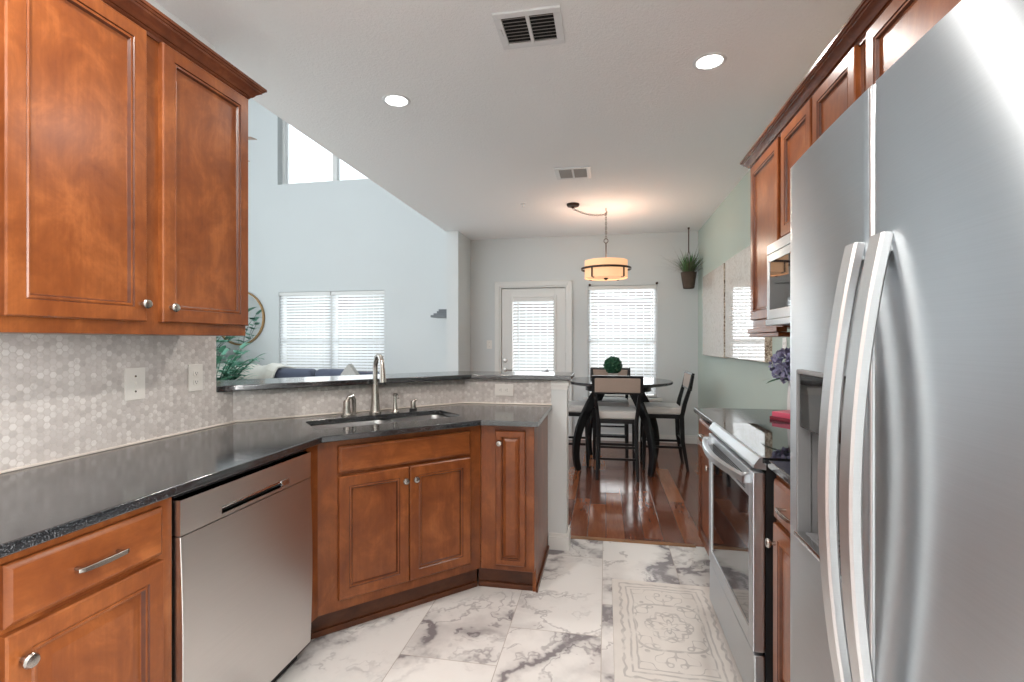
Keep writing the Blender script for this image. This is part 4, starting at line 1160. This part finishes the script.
# boxwood ball on the table
BW = empty('potted_boxwood', (.075, 5.60, .910), 0, 'clipped green boxwood ball in a small grey pot on the table', 'plant')
b = MB(); b.box(-.055, .055, -.055, .055, 0, .068, .004); b.build('pot', plain('grey_stone_pot', srgb(170, 164, 158), .8), BW)
def leaves_on_ball(b, c, r, n, size, sq=1.0):
    for k in range(n):
        z = 1 - 2 * (k + .5) / n; ph = k * 2.399963; q = sqrt(1 - z * z)
        d = Vector((q * cos(ph), q * sin(ph), z)); p = Vector(c) + Vector((d.x, d.y, d.z * sq)) * r * random.uniform(.90, 1.06)
        t = d.cross(Vector((random.uniform(-1, 1), random.uniform(-1, 1), random.uniform(-1, 1)))).normalized(); n_ = (d * .7 + t * random.uniform(.3, .9)).normalized()
        s2 = t.cross(n_).normalized() * size * .45; l = n_ * size
        b.quad([p - s2 * .2, p + l * .5 - s2, p + l, p + l * .5 + s2])
b = MB(); b.ball((0, 0, .152), .083, 16, 12); leaves_on_ball(b, (0, 0, .152), .085, 620, .022); b.build('foliage', M['box'], BW, smooth=False, recalc=False)

# hanging plant
HP = empty('hanging_planter', (1.017, 6.557, HK), 0, 'rustic bark planter of grassy leaves hanging in the far corner', 'hanging plant')
b = MB(); b.lathe([(.058, -.765), (.068, -.755), (.095, -.575), (.098, -.562), (.088, -.560)], seg=20); b.build('pot', M['bark'], HP)
b = MB()
for k in range(3):
    a = 2 * pi * k / 3 + .4; b.tube([(.085 * cos(a), .085 * sin(a), -.575), (0.006 * cos(a), .006 * sin(a), -.30)], .003, 5)
b.tube([(0, 0, -.31), (0, 0, -.02)], .007, 8); b.tube([(0, 0, -.02), (0, 0, 0)], .012, 8); b.build('hanging_cord', plain('brown_cord', (.07, .04, .03), .8), HP)
b = MB()
def blade(b, base, d, L, w, droop, n=5):
    d = Vector(d).normalized(); side = d.cross(Vector((0, 0, 1)))
    side = side.normalized() if side.length > 1e-3 else Vector((1, 0, 0)); prev = None
    p = Vector(base)
    for k in range(n + 1):
        t = k / n; ww = w * (1 - t) ** .6 * (0.5 + t * .5 if t < .3 else 1)
        a, c = b.b.verts.new(p - side * ww), b.b.verts.new(p + side * ww)
        if prev: b.b.faces.new((prev[0], prev[1], c, a))
        prev = (a, c); d = (d + Vector((0, 0, -droop / n))).normalized(); p = p + d * L / n
for k in range(120):
    a = random.uniform(0, 2 * pi); r = random.uniform(0, .06); tl = random.uniform(.1, .55)
    blade(b, (r * cos(a), r * sin(a), -.585), (cos(a) * tl, sin(a) * tl, 1), random.uniform(.14, .30), .008, random.uniform(.2, 1.0))
b.build('leaves', M['grassy'], HP, smooth=False, recalc=False)
b = MB()
for k in range(70):
    a = random.uniform(0, 2 * pi); r = random.uniform(.01, .07); tl = random.uniform(.15, 1.5)
    blade(b, (r * cos(a), r * sin(a), -.585), (cos(a) * tl, sin(a) * tl, 1), random.uniform(.24, .50), .0045, random.uniform(.2, 1.2))
b.build('dry_grass', M['drygrass'], HP, smooth=False, recalc=False)

# prints on the sage wall
def canvas(y0, y1, z0, z1, label):
    r = empty('wall_print', (XR, (y0 + y1) / 2, (z0 + z1) / 2), -pi / 2, label, 'wall art', 'cream prints on the sage wall')
    w, h, d = (y1 - y0) / 2, (z1 - z0) / 2, .048
    b = MB(); b.box(-w, w, -d, 0, -h, h, .003); b.build('canvas_edge', M['frame_edge'], r)
    b = MB(); b.box(-w + .004, w - .004, -d - .004, -d, -h + .004, h - .004, .0015); b.build('print', M['print'], r)
canvas(5.14, 6.20, 1.165, 2.085, 'glossy cream textured print nearer the hanging plant corner')
canvas(3.86, 5.07, 1.175, 2.09, 'glossy cream print nearer the wall cabinets, mirroring the window blinds')

# things on the far counter
VS = empty('flower_vase', (1.0, 2.96, .92), 0, 'slim white vase on the worktop past the range', 'vase')
b = MB(); b.lathe([(.024, 0), (.028, .01), (.029, .08), (.023, .17), (.020, .20), (.023, .205), (.019, .205), (.016, .16)]); b.build('body', M['pot'], VS)
HB = empty('hydrangea', (1.0, 2.96, .92), 0, 'bunch of purple-blue hydrangeas in the slim white vase', 'flowers')
b = MB()
heads = [((-.03, -.02, .275), .075), ((.045, -.02, .265), .07), ((.0, .05, .285), .07), ((.02, -.06, .315), .055)]
for c_, r in heads: leaves_on_ball(b, c_, r, 220, .026)
b.build('blossoms', M['petal'], HB, smooth=False, recalc=False)
b = MB()
for a in (2.6, 3.5, .3, 1.2, 4.6, 5.4): blade(b, (0, 0, .205), (cos(a), sin(a), .25), .17, .028, .7, 6)
b.build('leaves', M['box'], HB, smooth=False, recalc=False)
b = MB()
for c_, r in heads: b.tube([(0, 0, .02), (c_[0] * .25, c_[1] * .25, .19), c_], .003, 5)
b.build('stems', M['box'], HB)
def card(z, rz, mat, label, w=.20, d=.12, h=.026):
    b = MB(); b.box(-w / 2, w / 2, -d / 2, d / 2, 0, h, .003)
    tag(b.build('paper_box', mat, loc=(.965, 2.82, z), rz=rz), label, 'box', 'pink boxes past the range')
card(.92, .5, M['red'], 'dark red flat box under a pink one past the range', .21, .13, .018); card(.938, .62, M['pink'], 'pink flat box on top of the dark red one past the range')

# rug
b = MB(); b.box(-.255, .255, -.43, .43, 0, .010, .004)
tag(b.build('kitchen_rug', M['rug'], loc=(.287, 2.405, 0)), 'cream rug with grey scroll pattern in front of the range', 'rug')

# ------------------------------------------------------------------ living room beyond the bar
SF = empty('sofa', (-4.25, 6.20, 0), 0, 'blue-grey sofa under the living room window', 'sofa')
b = MB(); b.box(-1.12, 1.12, -.45, .42, .10, .40, .03, 3); b.build('base', M['sofa'], SF)
b = MB(); b.box(-1.12, 1.12, .22, .44, .40, .90, .05, 4); b.build('backrest', M['sofa'], SF)
for s_ in (-1, 1):
    xa, xb = sorted((s_ * .93, s_ * 1.14)); b = MB(); b.box(xa, xb, -.46, .40, .10, .66, .05, 4); b.build('armrest', M['sofa'], SF)
for k in range(3):
    x = -.92 + k * .615; b = MB(); b.box(x, x + .605, -.45, .20, .40, .53, .04, 4); b.build('seat_cushion', M['sofa'], SF)
    b = MB(); b.box(x + .01, x + .595, .0, .22, .52, .945, .07, 4); b.build('back_cushion', M['sofa'], SF)
for x in (-1.02, 1.02):
    for y in (-.4, .36):
        b = MB(); b.lathe([(.025, 0), (.035, .10)], x, y, 12); b.build('leg', M['blackw'], SF)
# throw draped over the sofa end
b = MB(); n = 26; rows = []
for i in range(n):
    u = i / (n - 1); row = []
    for j, (y, z) in enumerate(((6.02, .72), (6.10, .90), (6.20, .965), (6.35, .975), (6.50, .965), (6.655, .93), (6.67, .80), (6.672, .66))):
        row.append((-5.40 + u * .95 + .015 * sin(j * 2.1 + u * 6), y + .006 * sin(u * 19 + j), z + .012 + .022 * sin(u * 15 + j * .7) * (1 if 0 < j < 6 else .4) + .012 * sin(u * 37 + j)))
    rows.append(row)
b.rings(rows, False, False, False)
o = b.build('throw_blanket', M['throw'], recalc=False); md_ = o.modifiers.new('thick', 'SOLIDIFY'); md_.thickness = .02; md_.offset = 1
tag(o, 'cream knitted throw draped over the sofa end by the green plant', 'blanket')
HP2 = MB(); HP2.rings([[(x, y, z) for x, z in ((-.11, 0), (.11, 0), (.115, .19), (0, .335), (-.115, .19))] for y in (-.05, .05)])
bmesh.ops.bevel(HP2.b, geom=HP2.b.edges[:], offset=.012, segments=2, affect='EDGES', profile=.5)
tag(HP2.build('scatter_cushion', M['pillow'], loc=(-3.33, 6.11, .70)), 'pale house-shaped cushion peeking over the bar behind the faucet', 'cushion')

# leafy plants: a tall one in the corner (seen in the mirror), a lower one before the sofa end
def palm(loc, label, n, zl, spread, pot_h, size):
    PP = empty('potted_palm', loc, 0, label, 'plant', 'leafy living room plants')
    b = MB(); k = pot_h / .34; b.lathe([(.12 * k, 0), (.15 * k, .02), (.17 * k, pot_h - .02), (.175 * k, pot_h), (.15 * k, pot_h), (.14 * k, pot_h - .04)]); b.build('pot', M['basket'], PP)
    b = MB(); stems = []
    for q in range(n):
        a = 2.4 * q + random.uniform(-.2, .2); L = random.uniform(zl * .45, zl); tl = random.uniform(.08, .45) * spread
        d = Vector((cos(a) * tl, sin(a) * tl, 1)).normalized(); p = Vector((.03 * cos(a), .03 * sin(a), pot_h - .03)); pts = [p.copy()]
        for j in range(7):
            d = (d + Vector((cos(a) * .10 * spread, sin(a) * .10 * spread, -.05 - .01 * j))).normalized(); p = p + d * L / 7
            p.x = max(p.x, XG + .08 - loc[0]); p.y = min(p.y, YF - .14 - loc[1]); pts.append(p.copy())
        stems.append(pts); b.tube(pts, [.008 - .0008 * i for i in range(8)], 5)
    b.build('stems', M['box'], PP)
    b = MB()
    for pts in stems:
        for i in range(3, 8):
            t = (pts[i] - pts[i - 1]).normalized(); s_ = t.cross(Vector((0, 0, 1))).normalized()
            for sg in (-1, 1):
                blade(b, pts[i - 1].lerp(pts[i], .5), s_ * sg * .8 + t * .6 + Vector((0, 0, .25)), size, size * .30, 1.0, 4)
        blade(b, pts[-1], pts[-1] - pts[-2], size, size * .30, .8, 4)
    bad = [v for v in b.b.verts if v.co.x + loc[0] < XG + .03 or v.co.y + loc[1] > YF - .06]; bmesh.ops.delete(b.b, geom=bad, context='VERTS')
    b.build('fronds', M['palm'], PP, smooth=False, recalc=False)
palm((-6.02, 6.22, 0), 'tall leafy palm in the corner, seen only in the round mirror', 34, 1.75, .6, .34, .24)
palm((-4.76, 5.30, 0), 'leafy blue-green plant before the sofa end, behind the bar ledge end', 105, 1.08, .55, .30, .17)

MR = empty('round_mirror', (-5.53, YF, 1.684), 0, 'round wall mirror with thin brass rim, half behind the cabinet', 'mirror')
b = MB(); b.lathe([(.40, 0), (.40, .012), (.38, .0125)], seg=64, axis='y'); b.build('glass', M['mirror'], MR)
b = MB(); b.lathe([(.398, 0), (.420, 0), (.420, .035), (.398, .035), (.398, 0)], seg=64, axis='y', cap0=False, cap1=False); b.build('rim', M['brass'], MR)

# small stepped ledge on the stub wall
SH = MB(); gm = plain('grey_painted_ledge', srgb(110, 114, 118), .5)
SH.box(-.27, 0, -.16, .16, 0, .030, .003); SH.box(-.24, 0, -.13, .13, .030, .055, .003); SH.box(-.20, 0, -.11, .11, .058, .085, .003); SH.box(-.18, 0, -.10, .10, .088, .11, .003)
tag(SH.build('mantel_ledge', gm, loc=(-2.026, 6.5, 1.645)), 'small stepped grey ledge sticking out past the wall stub', 'ledge')

# ceiling fan: only a blade tip shows past the wall cabinet
FN = empty('ceiling_fan', (-4.17, 4.42, 0), 0, 'wood-bladed ceiling fan, one blade tip past the wall cabinet', 'fan')
b = MB(); b.lathe([(.07, HG - .001), (.06, HG - .06), (.02, HG - .08)]); b.build('canopy', M['bronze'], FN)
b = MB(); b.tube([(0, 0, HG - .07), (0, 0, 3.52)], .014, 10); b.build('downrod', M['bronze'], FN)
b = MB(); b.lathe([(.05, 3.54), (.10, 3.50), (.12, 3.43), (.10, 3.36), (.05, 3.33)]); b.build('motor', M['bronze'], FN)
for k in range(5):
    a = radians(8) + 2 * pi * k / 5
    b = MB(); b.box(.10, .20, -.02, .02, -.003, .003, .001); b.box(.17, .66, -.06, .06, .003, .010, .003)
    o = b.build('blade', M['fanwood'], FN, loc=(0, 0, 3.385)); o.rotation_euler = (radians(10), 0, a)
